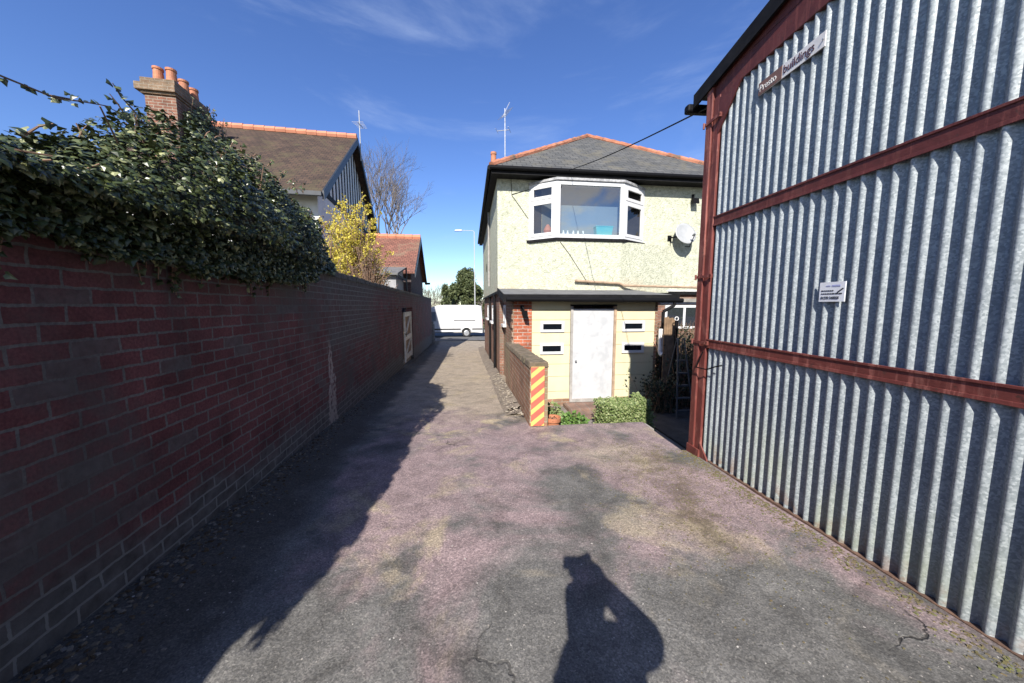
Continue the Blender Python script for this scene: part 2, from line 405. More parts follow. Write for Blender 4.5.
M['rubble'] = leafmat('broken_concrete', [(.18, .15, .115), (.25, .215, .17), (.33, .29, .235)], .95, .2)
M['red_sign'] = plain('faded_red_sheeting', (.50, .12, .085), .45, var=.12, scale=8)
M['yellow_sign'] = plain('faded_yellow_sheeting', (.66, .47, .14), .45, var=.1, scale=8)
M['sign_white'] = plain('off_white_sign', (.66, .64, .62), .5, var=.08, scale=9, dirt=(.45, .42, .4), dirt_amt=.4)
M['sign_maroon'] = plain('faded_maroon_sign', (.16, .085, .062), .5, var=.15, scale=9)
M['letter_white'] = plain('white_lettering', (.72, .70, .66), .5, var=.05)
M['letter_dark'] = plain('dark_maroon_lettering', (.07, .028, .035), .5, var=.1)
M['letter_black'] = plain('black_lettering', (.02, .022, .028), .5, var=.1)
M['letter_blue'] = plain('pale_blue_print', (.36, .38, .60), .5, var=.1)
M['plate_white'] = plain('white_plate', (.74, .75, .76), .4, var=.05, scale=12, dirt=(.6, .6, .58), dirt_amt=.3)
M['teal'] = plain('teal_plastic', (.06, .36, .38), .4, var=.05)
M['pinkish'] = plain('pink_ornament', (.55, .28, .22), .6, var=.1)
M['dish'] = plain('grey_dish_paint', (.33, .34, .34), .45, var=.1, scale=9, dirt=(.33, .33, .32), dirt_amt=.5)
M['grey_shed'] = plain('grey_boarded_shed', (.30, .30, .31), .8, var=.15, scale=5)
M['white_render'] = plain('white_painted_render', (.62, .62, .60), .85, var=.1, scale=3, bump=.2, dirt=(.45, .44, .4), dirt_amt=.4)
M['concrete'] = plain('stained_concrete', (.25, .235, .21), .92, var=.25, scale=6, bump=.4, bscale=60, dirt=(.14, .13, .10))
M['soil'] = plain('dark_fill', (.055, .045, .036), .98, var=.4, scale=7, bump=.7, bscale=30)
M['patio'] = brick('patio_brick_paving', (.26, .17, .13), (.21, .135, .11), (.22, .2, .18), w=.2, h=.1, dirt=(.15, .13, .09))
M['kerb'] = plain('broken_verge', (.16, .13, .10), .97, var=.4, scale=6, bump=.8, bscale=25, dirt=(.24, .20, .155))
M['skin'] = plain('skin', (.52, .32, .24), .6, var=.05)
M['jacket'] = plain('dark_jacket', (.03, .032, .045), .8, var=.2)
M['trouser'] = plain('dark_trousers', (.035, .04, .06), .9, var=.2)
M['hair'] = plain('dark_hair', (.03, .022, .016), .7, var=.2)

def asphalt():
    k = NT('worn_asphalt')
    at = k.n('ShaderNodeAttribute'); at.attribute_name = 'zone'
    sp = k.n('ShaderNodeSeparateColor'); k.l(at.outputs['Color'], sp.inputs[0])
    zr, zg, zb = sp.outputs[0], sp.outputs[1], sp.outputs[2]      # sandy wear, mauve wear, dead moss
    n_big = k.noise(.55, 5, .6, dist=.4); n_mid = k.noise(2.6, 7, .65, dist=.3); n_fine = k.noise(150, 3, .6); n_f2 = k.noise(55, 5, .7)
    c = k.ramp(n_mid, [(.28, (.085, .082, .077)), (.5, (.135, .130, .121)), (.72, (.20, .192, .178))])
    n_pat = k.noise(1.15, 6, .62, dist=.7)
    wob = k.math('ADD', k.math('MULTIPLY', k.math('SUBTRACT', n_mid, .5), .8), k.math('MULTIPLY', k.math('SUBTRACT', n_pat, .5), 2.6))
    mz = k.step(k.math('ADD', k.math('MULTIPLY', zg, .8), wob), .30, .85)
    wob = k.math('MULTIPLY', k.math('SUBTRACT', n_mid, .5), .9)
    c = k.mix(k.math('MULTIPLY', mz, .85), c, k.ramp(n_f2, [(.3, (.205, .146, .148)), (.7, (.36, .268, .265))]))
    sz = k.step(k.math('ADD', zr, wob), .3, .8)
    c = k.mix(k.math('MULTIPLY', sz, .9), c, k.ramp(n_f2, [(.3, (.25, .205, .152)), (.7, (.415, .345, .265))]))
    bz = k.step(k.math('ADD', zb, k.math('MULTIPLY', k.math('SUBTRACT', k.noise(5, 7, .7), .5), 1.3)), .35, .75)
    c = k.mix(k.math('MULTIPLY', bz, .85), c, k.ramp(k.noise(90, 4, .7), [(.3, (.060, .045, .024)), (.7, (.16, .125, .075))]))
    ox = k.math('MULTIPLY', k.step(k.noise(1.5, 6, .65, dist=.6), .53, .66), k.math('MULTIPLY', k.math('ADD', zg, zr), .75))
    c = k.mix(ox, c, k.ramp(n_f2, [(.3, (.27, .22, .145)), (.7, (.43, .36, .25))]))
    c = k.mix(.85, c, k.ramp(k.noise(3.6, 7, .7, dist=.9), [(.28, (.52, .51, .50)), (.5, (1, 1, 1)), (.72, (1.36, 1.35, 1.34))]), 'MULTIPLY')
    dt = k.n('ShaderNodeAttribute'); dt.attribute_name = 'verge_dirt_shade'  # soil by the wall, also painted in to deepen the wall's shadow
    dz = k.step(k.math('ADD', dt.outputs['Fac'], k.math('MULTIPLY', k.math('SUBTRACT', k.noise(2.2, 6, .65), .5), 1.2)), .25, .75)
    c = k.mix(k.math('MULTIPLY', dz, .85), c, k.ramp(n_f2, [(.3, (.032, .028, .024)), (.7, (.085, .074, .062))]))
    # stones in the binder
    v = k.n('ShaderNodeTexVoronoi'); v.inputs['Scale'].default_value = 150; k.l(k.obj, v.inputs['Vector'])
    vs = k.n('ShaderNodeSeparateColor'); k.l(v.outputs['Color'], vs.inputs[0])
    c = k.mix(.75, c, k.ramp(vs.outputs[0], [(0, (.55, .55, .55)), (.5, (.92, .92, .92)), (.85, (1.2, 1.19, 1.17)), (1, (1.6, 1.57, 1.54))]), 'MULTIPLY')
    c = k.mix(.5, c, k.ramp(n_fine, [(.3, (.55, .55, .55)), (.7, (1.45, 1.45, 1.45))]), 'MULTIPLY')
    # cracks
    dn = k.n('ShaderNodeTexNoise'); dn.inputs['Scale'].default_value = 1.5; dn.inputs['Detail'].default_value = 6; k.l(k.obj, dn.inputs['Vector'])
    dv = k.n('ShaderNodeVectorMath', operation='MULTIPLY_ADD'); k.l(dn.outputs['Color'], dv.inputs[0]); dv.inputs[1].default_value = (.9, .9, 0); k.l(k.obj, dv.inputs[2])
    cv = k.n('ShaderNodeTexVoronoi', feature='DISTANCE_TO_EDGE'); cv.inputs['Scale'].default_value = .42; k.l(dv.outputs[0], cv.inputs['Vector'])
    crack = k.math('MULTIPLY', k.step(cv.outputs['Distance'], .003, .001), k.step(n_big, .50, .60))
    c = k.mix(k.math('MULTIPLY', crack, .8), c, (.022, .02, .018))
    h = k.math('ADD', k.math('MULTIPLY', vs.outputs[1], .35), k.math('ADD', k.math('MULTIPLY', n_f2, .7), k.math('MULTIPLY', k.math('SUBTRACT', 1.0, crack), .8)))
    b1 = k.bump(n_mid, .35, .06)
    k.bump(h, .75, .008, b1)
    return k.fin(c, .88, spec=.35)
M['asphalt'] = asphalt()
M['road'] = plain('road_asphalt', (.10, .10, .10), .9, var=.15, scale=2, bump=.3, bscale=80)
M['grass_far'] = plain('rough_ground', (.09, .095, .05), .97, var=.35, scale=1.5, bump=.6, bscale=8)

# ------------------------------------------------------------------ camera, sun, sky
cam = bpy.data.cameras.new('camera'); co = bpy.data.objects.new('camera', cam); COL.objects.link(co)
cam.sensor_width = 36; cam.lens = 345/1024*36; cam.clip_start = .02; cam.clip_end = 3000
co.location = (0, 0, 1.5); co.rotation_euler = (R(84), 0, 0)
SC.camera = co
SUN = Vector((-58.5, -320.5, 251.4)).normalized()
sl = bpy.data.lights.new('sun', 'SUN'); sl.energy = 5.0; sl.angle = R(.55); sl.color = (1, .95, .88)
so = bpy.data.objects.new('sun', sl); COL.objects.link(so)
so.rotation_euler = SUN.to_track_quat('Z', 'Y').to_euler(); so.location = (-4, -12, 14)
w = bpy.data.worlds.new('World'); SC.world = w; w.use_nodes = True
nt = w.node_tree; nt.nodes.clear()
wo = nt.nodes.new('ShaderNodeOutputWorld'); bg = nt.nodes.new('ShaderNodeBackground'); bg.inputs[1].default_value = .06
sky = nt.nodes.new('ShaderNodeTexSky'); sky.sky_type = 'NISHITA'; sky.sun_disc = False
sky.sun_elevation = math.asin(SUN.z); sky.sun_rotation = math.atan2(SUN.x, SUN.y)
sky.air_density = 1.0; sky.dust_density = .05; sky.ozone_density = 3.0
tcw = nt.nodes.new('ShaderNodeTexCoord')
def cloud_noise(scale, sc3, det, lo, hi):
    mp = nt.nodes.new('ShaderNodeMapping'); mp.inputs['Scale'].default_value = sc3; mp.inputs['Rotation'].default_value = (0, 0, R(25))
    nt.links.new(tcw.outputs['Generated'], mp.inputs[0])
    nn = nt.nodes.new('ShaderNodeTexNoise'); nn.inputs['Scale'].default_value = scale; nn.inputs['Detail'].default_value = det
    nn.inputs['Roughness'].default_value = .6; nn.inputs['Distortion'].default_value = .5
    nt.links.new(mp.outputs[0], nn.inputs['Vector'])
    mr = nt.nodes.new('ShaderNodeMapRange'); mr.interpolation_type = 'SMOOTHSTEP'
    mr.inputs[1].default_value = lo; mr.inputs[2].default_value = hi; nt.links.new(nn.outputs[0], mr.inputs[0]); return mr.outputs[0]
c1 = cloud_noise(1.9, (.7, 1.2, 3.2), 9, .50, .82)
mxc = nt.nodes.new('ShaderNodeMix'); mxc.data_type = 'RGBA'
mf = nt.nodes.new('ShaderNodeMath'); mf.operation = 'MULTIPLY'; nt.links.new(c1, mf.inputs[0]); mf.inputs[1].default_value = .5
nt.links.new(mf.outputs[0], mxc.inputs[0]); hsv = nt.nodes.new('ShaderNodeHueSaturation'); hsv.inputs['Saturation'].default_value = 1.13; hsv.inputs['Hue'].default_value = .512; hsv.inputs['Value'].default_value = 1.65; nt.links.new(sky.outputs[0], hsv.inputs['Color']); tnt = nt.nodes.new('ShaderNodeMix'); tnt.data_type = 'RGBA'; tnt.blend_type = 'MULTIPLY'; tnt.inputs[0].default_value = 1; tnt.inputs[7].default_value = (.88, .97, 1.10, 1); nt.links.new(hsv.outputs[0], tnt.inputs[6]); nt.links.new(tnt.outputs[2], mxc.inputs[6]); mxc.inputs[7].default_value = (6.5, 7.8, 10.5, 1)
c2 = cloud_noise(2.6, (1, 1, 2.2), 9, .44, .60)
sx = nt.nodes.new('ShaderNodeSeparateXYZ'); nt.links.new(tcw.outputs['Generated'], sx.inputs[0])
bk = nt.nodes.new('ShaderNodeMapRange'); bk.inputs[1].default_value = -.25; bk.inputs[2].default_value = -.75; nt.links.new(sx.outputs[1], bk.inputs[0])
mf2 = nt.nodes.new('ShaderNodeMath'); mf2.operation = 'MULTIPLY'; nt.links.new(c2, mf2.inputs[0]); nt.links.new(bk.outputs[0], mf2.inputs[1])
mx2 = nt.nodes.new('ShaderNodeMix'); mx2.data_type = 'RGBA'; nt.links.new(mf2.outputs[0], mx2.inputs[0]); nt.links.new(mxc.outputs[2], mx2.inputs[6]); mx2.inputs[7].default_value = (9.5, 9.3, 9.6, 1)
nt.links.new(mx2.outputs[2], bg.inputs[0]); nt.links.new(bg.outputs[0], wo.inputs[0])
SC.view_settings.view_transform = 'Standard'; SC.view_settings.look = 'None'; SC.view_settings.exposure = .82; SC.view_settings.gamma = 1
SC.render.engine = 'CYCLES'; SC.cycles.max_bounces = 6; SC.cycles.transparent_max_bounces = 12

# ------------------------------------------------------------------ GROUND
def sstep(a, b, x):
    t = max(0, min(1, (x-a)/(b-a))) if a != b else 0
    return t*t*(3-2*t)
def lz(X, Y):
    ow, _ = to_frame(X, Y, 'w')
    return gz(Y) + .035*sstep(-1.1, -1.6, ow) + .012*noise.noise(Vector((X*.9, Y*.9, 3))) + .006*noise.noise(Vector((X*3, Y*3, 9)))
OE0, OE1 = .99, 9.0        # sunken yard between the garden wall and beyond the garage
TE = 4.27                   # edge of the forecourt
def lane_ground():
    os_ = [-8, -5, -3.5, -2.6] + [-2.2 + .1*i for i in range(32)] + [.99] + [1.1 + .1*i for i in range(12)] + [2.3] + [2.4 + .2*i for i in range(9)] + [5, 7, 9, 12, 20]
    ts = [-30, -20, -12, -8] + [-6 + .4*i for i in range(12)] + [-1.2 + .1*i for i in range(55)] + [TE] + [4.4 + .15*i for i in range(40)] + [10.5 + .5*i for i in range(30)]
    v = []; idx = {}; cols = []; dirt = []
    for i, o in enumerate(os_):
        for j, t in enumerate(ts):
            o2 = o
            if t < TE + .6 and t > 2.4: o2 = o + (.13*(t-TE)/1.05)*math.exp(-abs(o-2.3)/.35)
            p = to_world(o2, t, 0, 'h')
            z = gz(p.y)
            ow, tw = to_frame(p.x, p.y, 'w')
            z += .035*sstep(-1.1, -1.6, ow)                      # verge rises to the wall
            z += .012*noise.noise(Vector((p.x*.9, p.y*.9, 3))) + .006*noise.noise(Vector((p.x*3, p.y*3, 9)))
            idx[i, j] = len(v); v.append((p.x, p.y, z))
            sandy = sstep(2.6, 6.8, p.y) * sstep(-1.5, -.9, ow)
            sandy = max(sandy, .40*sstep(2.6, 4.2, p.y)*sstep(-1.4, -.8, ow), .62*math.exp(-(((p.x-1.05)/.8)**2 + ((p.y-3.4)/.75)**2)))
            mauve = (1-sstep(4.5, 6.5, p.y)) * sstep(-1.2, -.7, ow) * (.25 + .75*sstep(.9, 2.0, p.y))
            mauve = max(mauve, .62*math.exp(-((p.x+.35-.1*p.y)/.28)**2) * (1-sstep(4, 5, p.y)))
            mauve = max(mauve, .60*math.exp(-((p.x-.65)/.2)**2) * (1-sstep(2.2, 3, p.y)))
            mauve *= 1 - .75*math.exp(-(((p.x-.1)/.28)**2 + ((p.y-1.35)/.45)**2)) 
            mauve *= 1 - .8*math.exp(-(((p.x-.5)/.35)**2 + ((p.y-2.55)/.45)**2)) - .8*math.exp(-(((p.x-1.25)/.45)**2 + ((p.y-1.5)/.5)**2))
            moss = .55*math.exp(-(((p.x-1.35)/.55)**2 + ((p.y-3.1)/.8)**2)) + .6*math.exp(-(((p.x-1.25)/.22)**2 + ((p.y-2.1)/.35)**2))
            moss = max(moss, .45*sstep(.25, .55, o)*sstep(4.0, 4.6, t)*(1-sstep(8, 10, t)))
            cols.append((sandy, max(0, mauve), min(1, moss), 1)); dirt.append(sstep(-.75, -1.45, ow))  # last value: wall-side soil that also blackens the shadowed lane
    faces = []
    for i in range(len(os_)-1):
        for j in range(len(ts)-1):
            oc = (os_[i]+os_[i+1])/2; t_c = (ts[j]+ts[j+1])/2
            if (OE0 < oc < OE1 and t_c > TE and t_c < 9.4) or (oc > 2.3 and oc < OE1 and 3.2 < t_c < 9.4): continue
            faces.append((idx[i, j], idx[i+1, j], idx[i+1, j+1], idx[i, j+1]))
    me = bpy.data.meshes.new('lane'); me.from_pydata(v, [], faces); me.materials.append(M['asphalt'])
    ca = me.color_attributes.new('zone', 'FLOAT_COLOR', 'POINT')
    ca.data.foreach_set('color', [c for col in cols for c in col])
    da = me.attributes.new('verge_dirt_shade', 'FLOAT', 'POINT'); da.data.foreach_set('value', dirt)
    me.polygons.foreach_set('use_smooth', [True]*len(me.polygons)); me.update()
    o = bpy.data.objects.new('lane', me); COL.objects.link(o)
    return tag(o, 'worn asphalt lane and forecourt with sandy, mauve and mossy patches', 'lane', kind='structure')
lane_ground()
# sheet of rough ground out to the horizon, 0.35 m below the lane where they overlap
def far_ground():
    mb = MB()
    xs = [-900, -300, -120, -60, -30, -15, -6, -2, 2, 6, 9.5, 15, 30, 60, 120, 300, 900]
    ys = [-300, -100, -40, -20, -8, 0, 2, 4, 6, 8, 10, 13, 16, 20, 24, 28, 34, 45, 70, 150, 400, 1200]
    for y in ys:
        for x in xs:
            z = gz(y) - (.85 if (-3 < x < 10 and -9 < y < 26) else .12)
            mb.v.append((x, y, z))
    nx = len(xs)
    for j in range(len(ys)-1):
        for i in range(nx-1): mb.face((j*nx+i, j*nx+i+1, (j+1)*nx+i+1, (j+1)*nx+i))
    o = mesh_obj('ground', mb, M['grass_far'], smooth=True); tag(o, 'rough open ground reaching to the horizon', 'ground', kind='structure')
far_ground()
# street at the end of the lane
mb = MB()
for x0, x1 in ((-60, -20), (-20, -8), (-8, 4), (4, 20), (20, 60)):
    a, b = to_world(x0, 25.2, 0, 'w'), to_world(x1, 25.2, 0, 'w'); c, d = to_world(x1, 33.5, 0, 'w'), to_world(x0, 33.5, 0, 'w')
    za, zb = gz(25)+.02, gz(33)+.05
    mb.quad((a.x, a.y, za), (b.x, b.y, za), (c.x, c.y, zb), (d.x, d.y, zb))
tag(mesh_obj('street', mb, M['road']), 'grey asphalt street crossing the end of the lane', 'street', kind='structure')
# far pavement with kerb
mb = MB(); zk = gz(33)
mb.box(-40, 40, 33.5, 35.6, zk-.3, zk+.17)
o = solo('pavement', 'pale pavement on the far side of the street', 'pavement', 'w', (0, 34, zk), mb, M['concrete'], kind='structure', bevel=.02)
# sunken yard floor and the retaining faces of the forecourt
YZ = -.62
mb = MB(); mb.box(.985, 9.0, 3.19, 9.4, YZ-.2, YZ)
solo('yard_floor', 'brick paved sunken yard below the forecourt edge', 'yard', 'h', (3, 5, YZ), mb, M['patio'], kind='structure')
mb = MB()
mb.box(1.0, 2.34, TE-.22, TE-.004, YZ-.1, -.085)
p = [(2.25, 3.2), (2.37, TE-.004), (2.30, TE-.004), (2.15, 3.2)]
mb.hexa([(x, y, YZ-.1) for x, y in ((2.10, 3.2), (2.155, 3.2), (2.292, TE-.23), (2.2, TE-.23))], [(x, y, -.06) for x, y in ((2.10, 3.2), (2.155, 3.2), (2.292, TE-.23), (2.2, TE-.23))])
solo('retaining_edge', 'concrete edge holding up the forecourt above the sunken yard', 'retaining wall', 'h', (1.7, TE, YZ), mb, M['concrete'], kind='structure')
mb = MB(); mb.box(3.15, 8.9, 3.25, 9.3, YZ-.1, YZ+.03)  # dark sheet added to blacken the shaded end of the yard
solo('yard_shade_sheet', 'dark sheet added to deepen the shade at the end of the sunken yard', 'soil', 'h', (5, 6, YZ), mb, M['soil'], kind='structure')
# broken concrete strip between the lane and the garden wall / house
mb = MB(); rnd = random.Random(3)
ts = [4.3 + .25*i for i in range(62)]
for i in range(len(ts)-1):
    t0, t1 = ts[i], ts[i+1]
    def edge(t): return .47 + .05*noise.noise(Vector((t*2.1, 5, 0))) - .05*sstep(8, 14, t)
    def zz(o, t): p_ = to_world(o, t, 0, 'h'); return lz(p_.x, p_.y) - .006
    for (oa, ob, ha, hb) in ((edge, .60, .0, .07), (.60, .745, .07, .10)):
        fd = sstep(4.4, 5.2, t0); ha, hb = ha*fd, hb*fd; a0 = oa(t0) if callable(oa) else oa; a1 = oa(t1) if callable(oa) else oa
        h0, h1 = (rnd.uniform(.8, 1.2) for _ in range(2))
        mb.quad((a0, t0, zz(a0, t0)+ha-.005), (ob, t0, zz(ob, t0)+hb), (ob, t1, zz(ob, t1)+hb), (a1, t1, zz(a1, t1)+ha-.005))
solo('verge', 'broken concrete verge along the foot of the house', 'verge', 'h', (.6, 6, -.2), mb, M['kerb'], kind='structure')

# scattered small stuff
def scatter(name, label, n, mat, gen, kind='stuff', cat='litter'):
    mb = MB(); rnd = random.Random(hash(name) % 1000 if False else len(name)*7+1)
    for _ in range(n):
        q = gen(rnd)
        if q is None: continue
        x, y, z, s = q
        a = rnd.uniform(0, 6.28); ca, sa = math.cos(a), math.sin(a); s2 = s*rnd.uniform(.4, .9); h = s*rnd.uniform(.25, .7)
        k = len(mb.v)
        pts = [(-s, -s2*.6), (s*.7, -s2), (s, s2*.7), (-s*.6, s2)]
        for px, py in pts: mb.v.append((x+px*ca-py*sa, y+px*sa+py*ca, z-.002))
        for px, py in pts: mb.v.append((x+(px*ca-py*sa)*.7, y+(px*sa+py*ca)*.7, z+h*rnd.uniform(.5, 1)))
        for f in ((4,5,6,7),(0,1,5,4),(1,2,6,5),(2,3,7,6),(3,0,4,7)): mb.face([k+i for i in f])
    return tag(mesh_obj(name, mb, mat), label, cat, kind=kind)
def in_yard(X, Y):
    o, t = to_frame(X, Y, 'h'); return (o > .97 and t > TE-.03) or (o > 2.1 and t > 3.1)
def g_verge(r):
    t = 1 + 23*r.random()**1.6; o = -1.6 + abs(r.gauss(0, .13)) + .012
    p = to_world(o, t, 0, 'w'); return (p.x, p.y, lz(p.x, p.y), r.uniform(.004, .016))
scatter('leaf_litter', 'brown leaf litter and grit gathered along the foot of the brick wall', 3800, M['litter'], g_verge)
def g_lane(r):
    Y = .9 + 9*r.random()**1.5; X = r.uniform(-1.6-.16*Y, 2.1)
    if in_yard(X, Y): return None
    og, tg = to_frame(X, Y, 'g')
    if og > 2.05 and tg < 3.4: return None
    return (X, Y, lz(X, Y), r.choice((.0025, .003, .004, .004, .006)))
scatter('loose_grit', 'pale loose grit scattered over the asphalt', 1500, M['pale_grit'], g_lane, cat='grit')
def g_gar(r):
    t = 1.0 + 2.3*r.random(); o = 2.06 - abs(r.gauss(0, .07))
    p = to_world(o, t, 0, 'g'); return (p.x, p.y, lz(p.x, p.y), r.uniform(.003, .011))
scatter('moss_debris', 'dry moss and grit along the foot of the garage door', 1300, M['moss_clump'], g_gar, cat='moss')
def g_moss(r):
    X = r.gauss(1.3, .33); Y = r.gauss(2.9, .7)
    og, tg = to_frame(X, Y, 'g')
    if in_yard(X, Y) or og > 2.0: return None
    return (X, Y, lz(X, Y), r.uniform(.002, .007))
scatter('dead_moss', 'brown dead moss crumbs on the forecourt beside the garage', 3800, M['moss_clump'], g_moss, cat='moss')
def g_rub(r):
    t = 4.6 + 4.0*r.random(); o = .52 + .2*r.random()
    p = to_world(o, t, 0, 'h'); return (p.x, p.y, lz(p.x, p.y)+(.01+.10*(o-.47)/.25)*sstep(4.3, 4.9, t), r.uniform(.006, .03))
scatter('rubble', 'broken concrete lumps at the foot of the low garden wall', 200, M['rubble'], g_rub, cat='rubble')

# ------------------------------------------------------------------ BOUNDARY WALL (left)
bw = T('boundary_wall', 'long old red brick boundary wall along the left of the lane, ivy on its top', 'wall', 'w', (-1.7, 0, 0))
WT = 1.95
mb = MB()
mb.box(-1.83, -1.6, -9, -.45, -1.0, 1.66)
mb.box(-1.83, -1.6, -.45, 10.85, -1.6, WT-.075)
mb.box(-1.83, -1.6, 13.45, 23.8, -1.9, WT-.075)
mb.box(-1.83, -1.6, 10.85, 13.45, 1.42, WT-.075)
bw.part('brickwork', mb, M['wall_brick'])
mb = MB(); rnd = random.Random(5); t = -.45
while t < 23.75:
    L = min(.112, 23.8-t); mb.box(-1.845+rnd.uniform(-.006, .006), -1.588+rnd.uniform(-.006, .006), t, t+L-.008, WT-.073, WT+rnd.uniform(-.012, .012)); t += L
bw.part('coping', mb, M['coping'])
mb = MB(); gb = -.42
for i in range(8):
    y0 = 11.62 + i*.225; mb.box(-1.70, -1.675, y0, y0+.215, gb+.03, 1.26)  # boards coloured dark to stand in for the openings behind the frame
g = bw.part('gate', mb, M['brown_timber'], label='pale diagonal braced gate with dark boards in place of its dark openings')
mb = MB()
mb.box(-1.674, -1.635, 11.62, 11.78, gb+.05, 1.27); mb.box(-1.674, -1.635, 13.24, 13.40, gb+.05, 1.27)
for z in (gb+.1, .33, 1.12): mb.box(-1.674, -1.64, 11.785, 13.235, z, z+.15)
for z0, z1 in ((gb+.27, .31), (.5, 1.1)):
    mb.prism([(-1.674, 11.8, z0), (-1.674, 12.0, z0), (-1.674, 13.22, z1), (-1.674, 13.02, z1)], (.032, 0, 0))
bw.part('ledges', mb, M['gate_paint'], parent=g)
mb = MB(); mb.box(-1.83, -1.71, 10.86, 13.44, gb-.4, gb+.02); bw.part('threshold', mb, M['concrete'])
mb = MB(); mb.cone((-1.66, 11.70, .55), (-1.61, 11.70, .55), .012, .012, 8); mb.cone((-1.61, 11.70, .47), (-1.61, 11.70, .63), .01, .01, 8)
bw.part('handle', mb, M['black_plastic'], parent=g)
# grey stub fence at the street end of the wall
fe = T('picket_fence', 'short grey timber picket fence at the street end of the brick wall', 'fence', 'w', (-1.55, 24.4, -1.05))
for y in (24.0, 25.1): fe.part('post', MB().box(-1.62, -1.5, y, y+.12, -1.3, .15+(.25 if y < 24.5 else 0)), M['grey_timber'], bevel=.008)
mb = MB()
for i in range(6):
    y = 24.2+i*.15; mb.box(-1.585, -1.56, y, y+.09, -1.05, -.08-.05*(i % 2))
fe.part('pickets', mb, M['grey_timber'])
for z in (-.3, -.85): fe.part('rail', MB().box(-1.56, -1.53, 24.12, 25.1, z, z+.1), M['grey_timber'])

# ------------------------------------------------------------------ leaves
IVY_OUT = [(0, 0), (.30, .10), (.52, -.10), (.52, .30), (.36, .40), (.30, .70), (0, 1.0)]
def ivy_leaf(mb, p, n, up, s, rnd):
    n = n.normalized(); d = (up - n*up.dot(n))
    if d.length < 1e-3: d = n.orthogonal()
    d.normalize(); r = d.cross(n)
    k = len(mb.v); fold = .16*s
    pts = [(-.30, .08), (-.55, .28), (-.32, .52), (0, 1.0), (.32, .52), (.55, .28), (.30, .08), (0, .16)]
    cen = p + d*(.4*s) + n*fold*.3
    mb.v.append(tuple(cen))
    for a, b in pts:
        q = p + r*(a*s) + d*(b*s) - n*(abs(a)*fold*1.1 + (b-.4)**2*fold)
        mb.v.append(tuple(q))
    for i in range(8): mb.face((k, k+1+i, k+1+(i+1) % 8))
def simple_leaf(mb, p, n, up, s, wdt=.45):
    n = n.normalized(); d = (up - n*up.dot(n))
    if d.length < 1e-3: d = n.orthogonal()
    d.normalize(); r = d.cross(n); k = len(mb.v)
    mb.v += [tuple(p), tuple(p + r*(wdt*s) + d*(.5*s) - n*.08*s), tuple(p + d*s), tuple(p - r*(wdt*s) + d*(.5*s) - n*.08*s)]
    mb.face((k, k+1, k+2)); mb.face((k, k+2, k+3))
def rvec(rnd):
    while True:
        v = Vector((rnd.uniform(-1, 1), rnd.uniform(-1, 1), rnd.uniform(-1, 1)))
        if .05 < v.length < 1: return v.normalized()

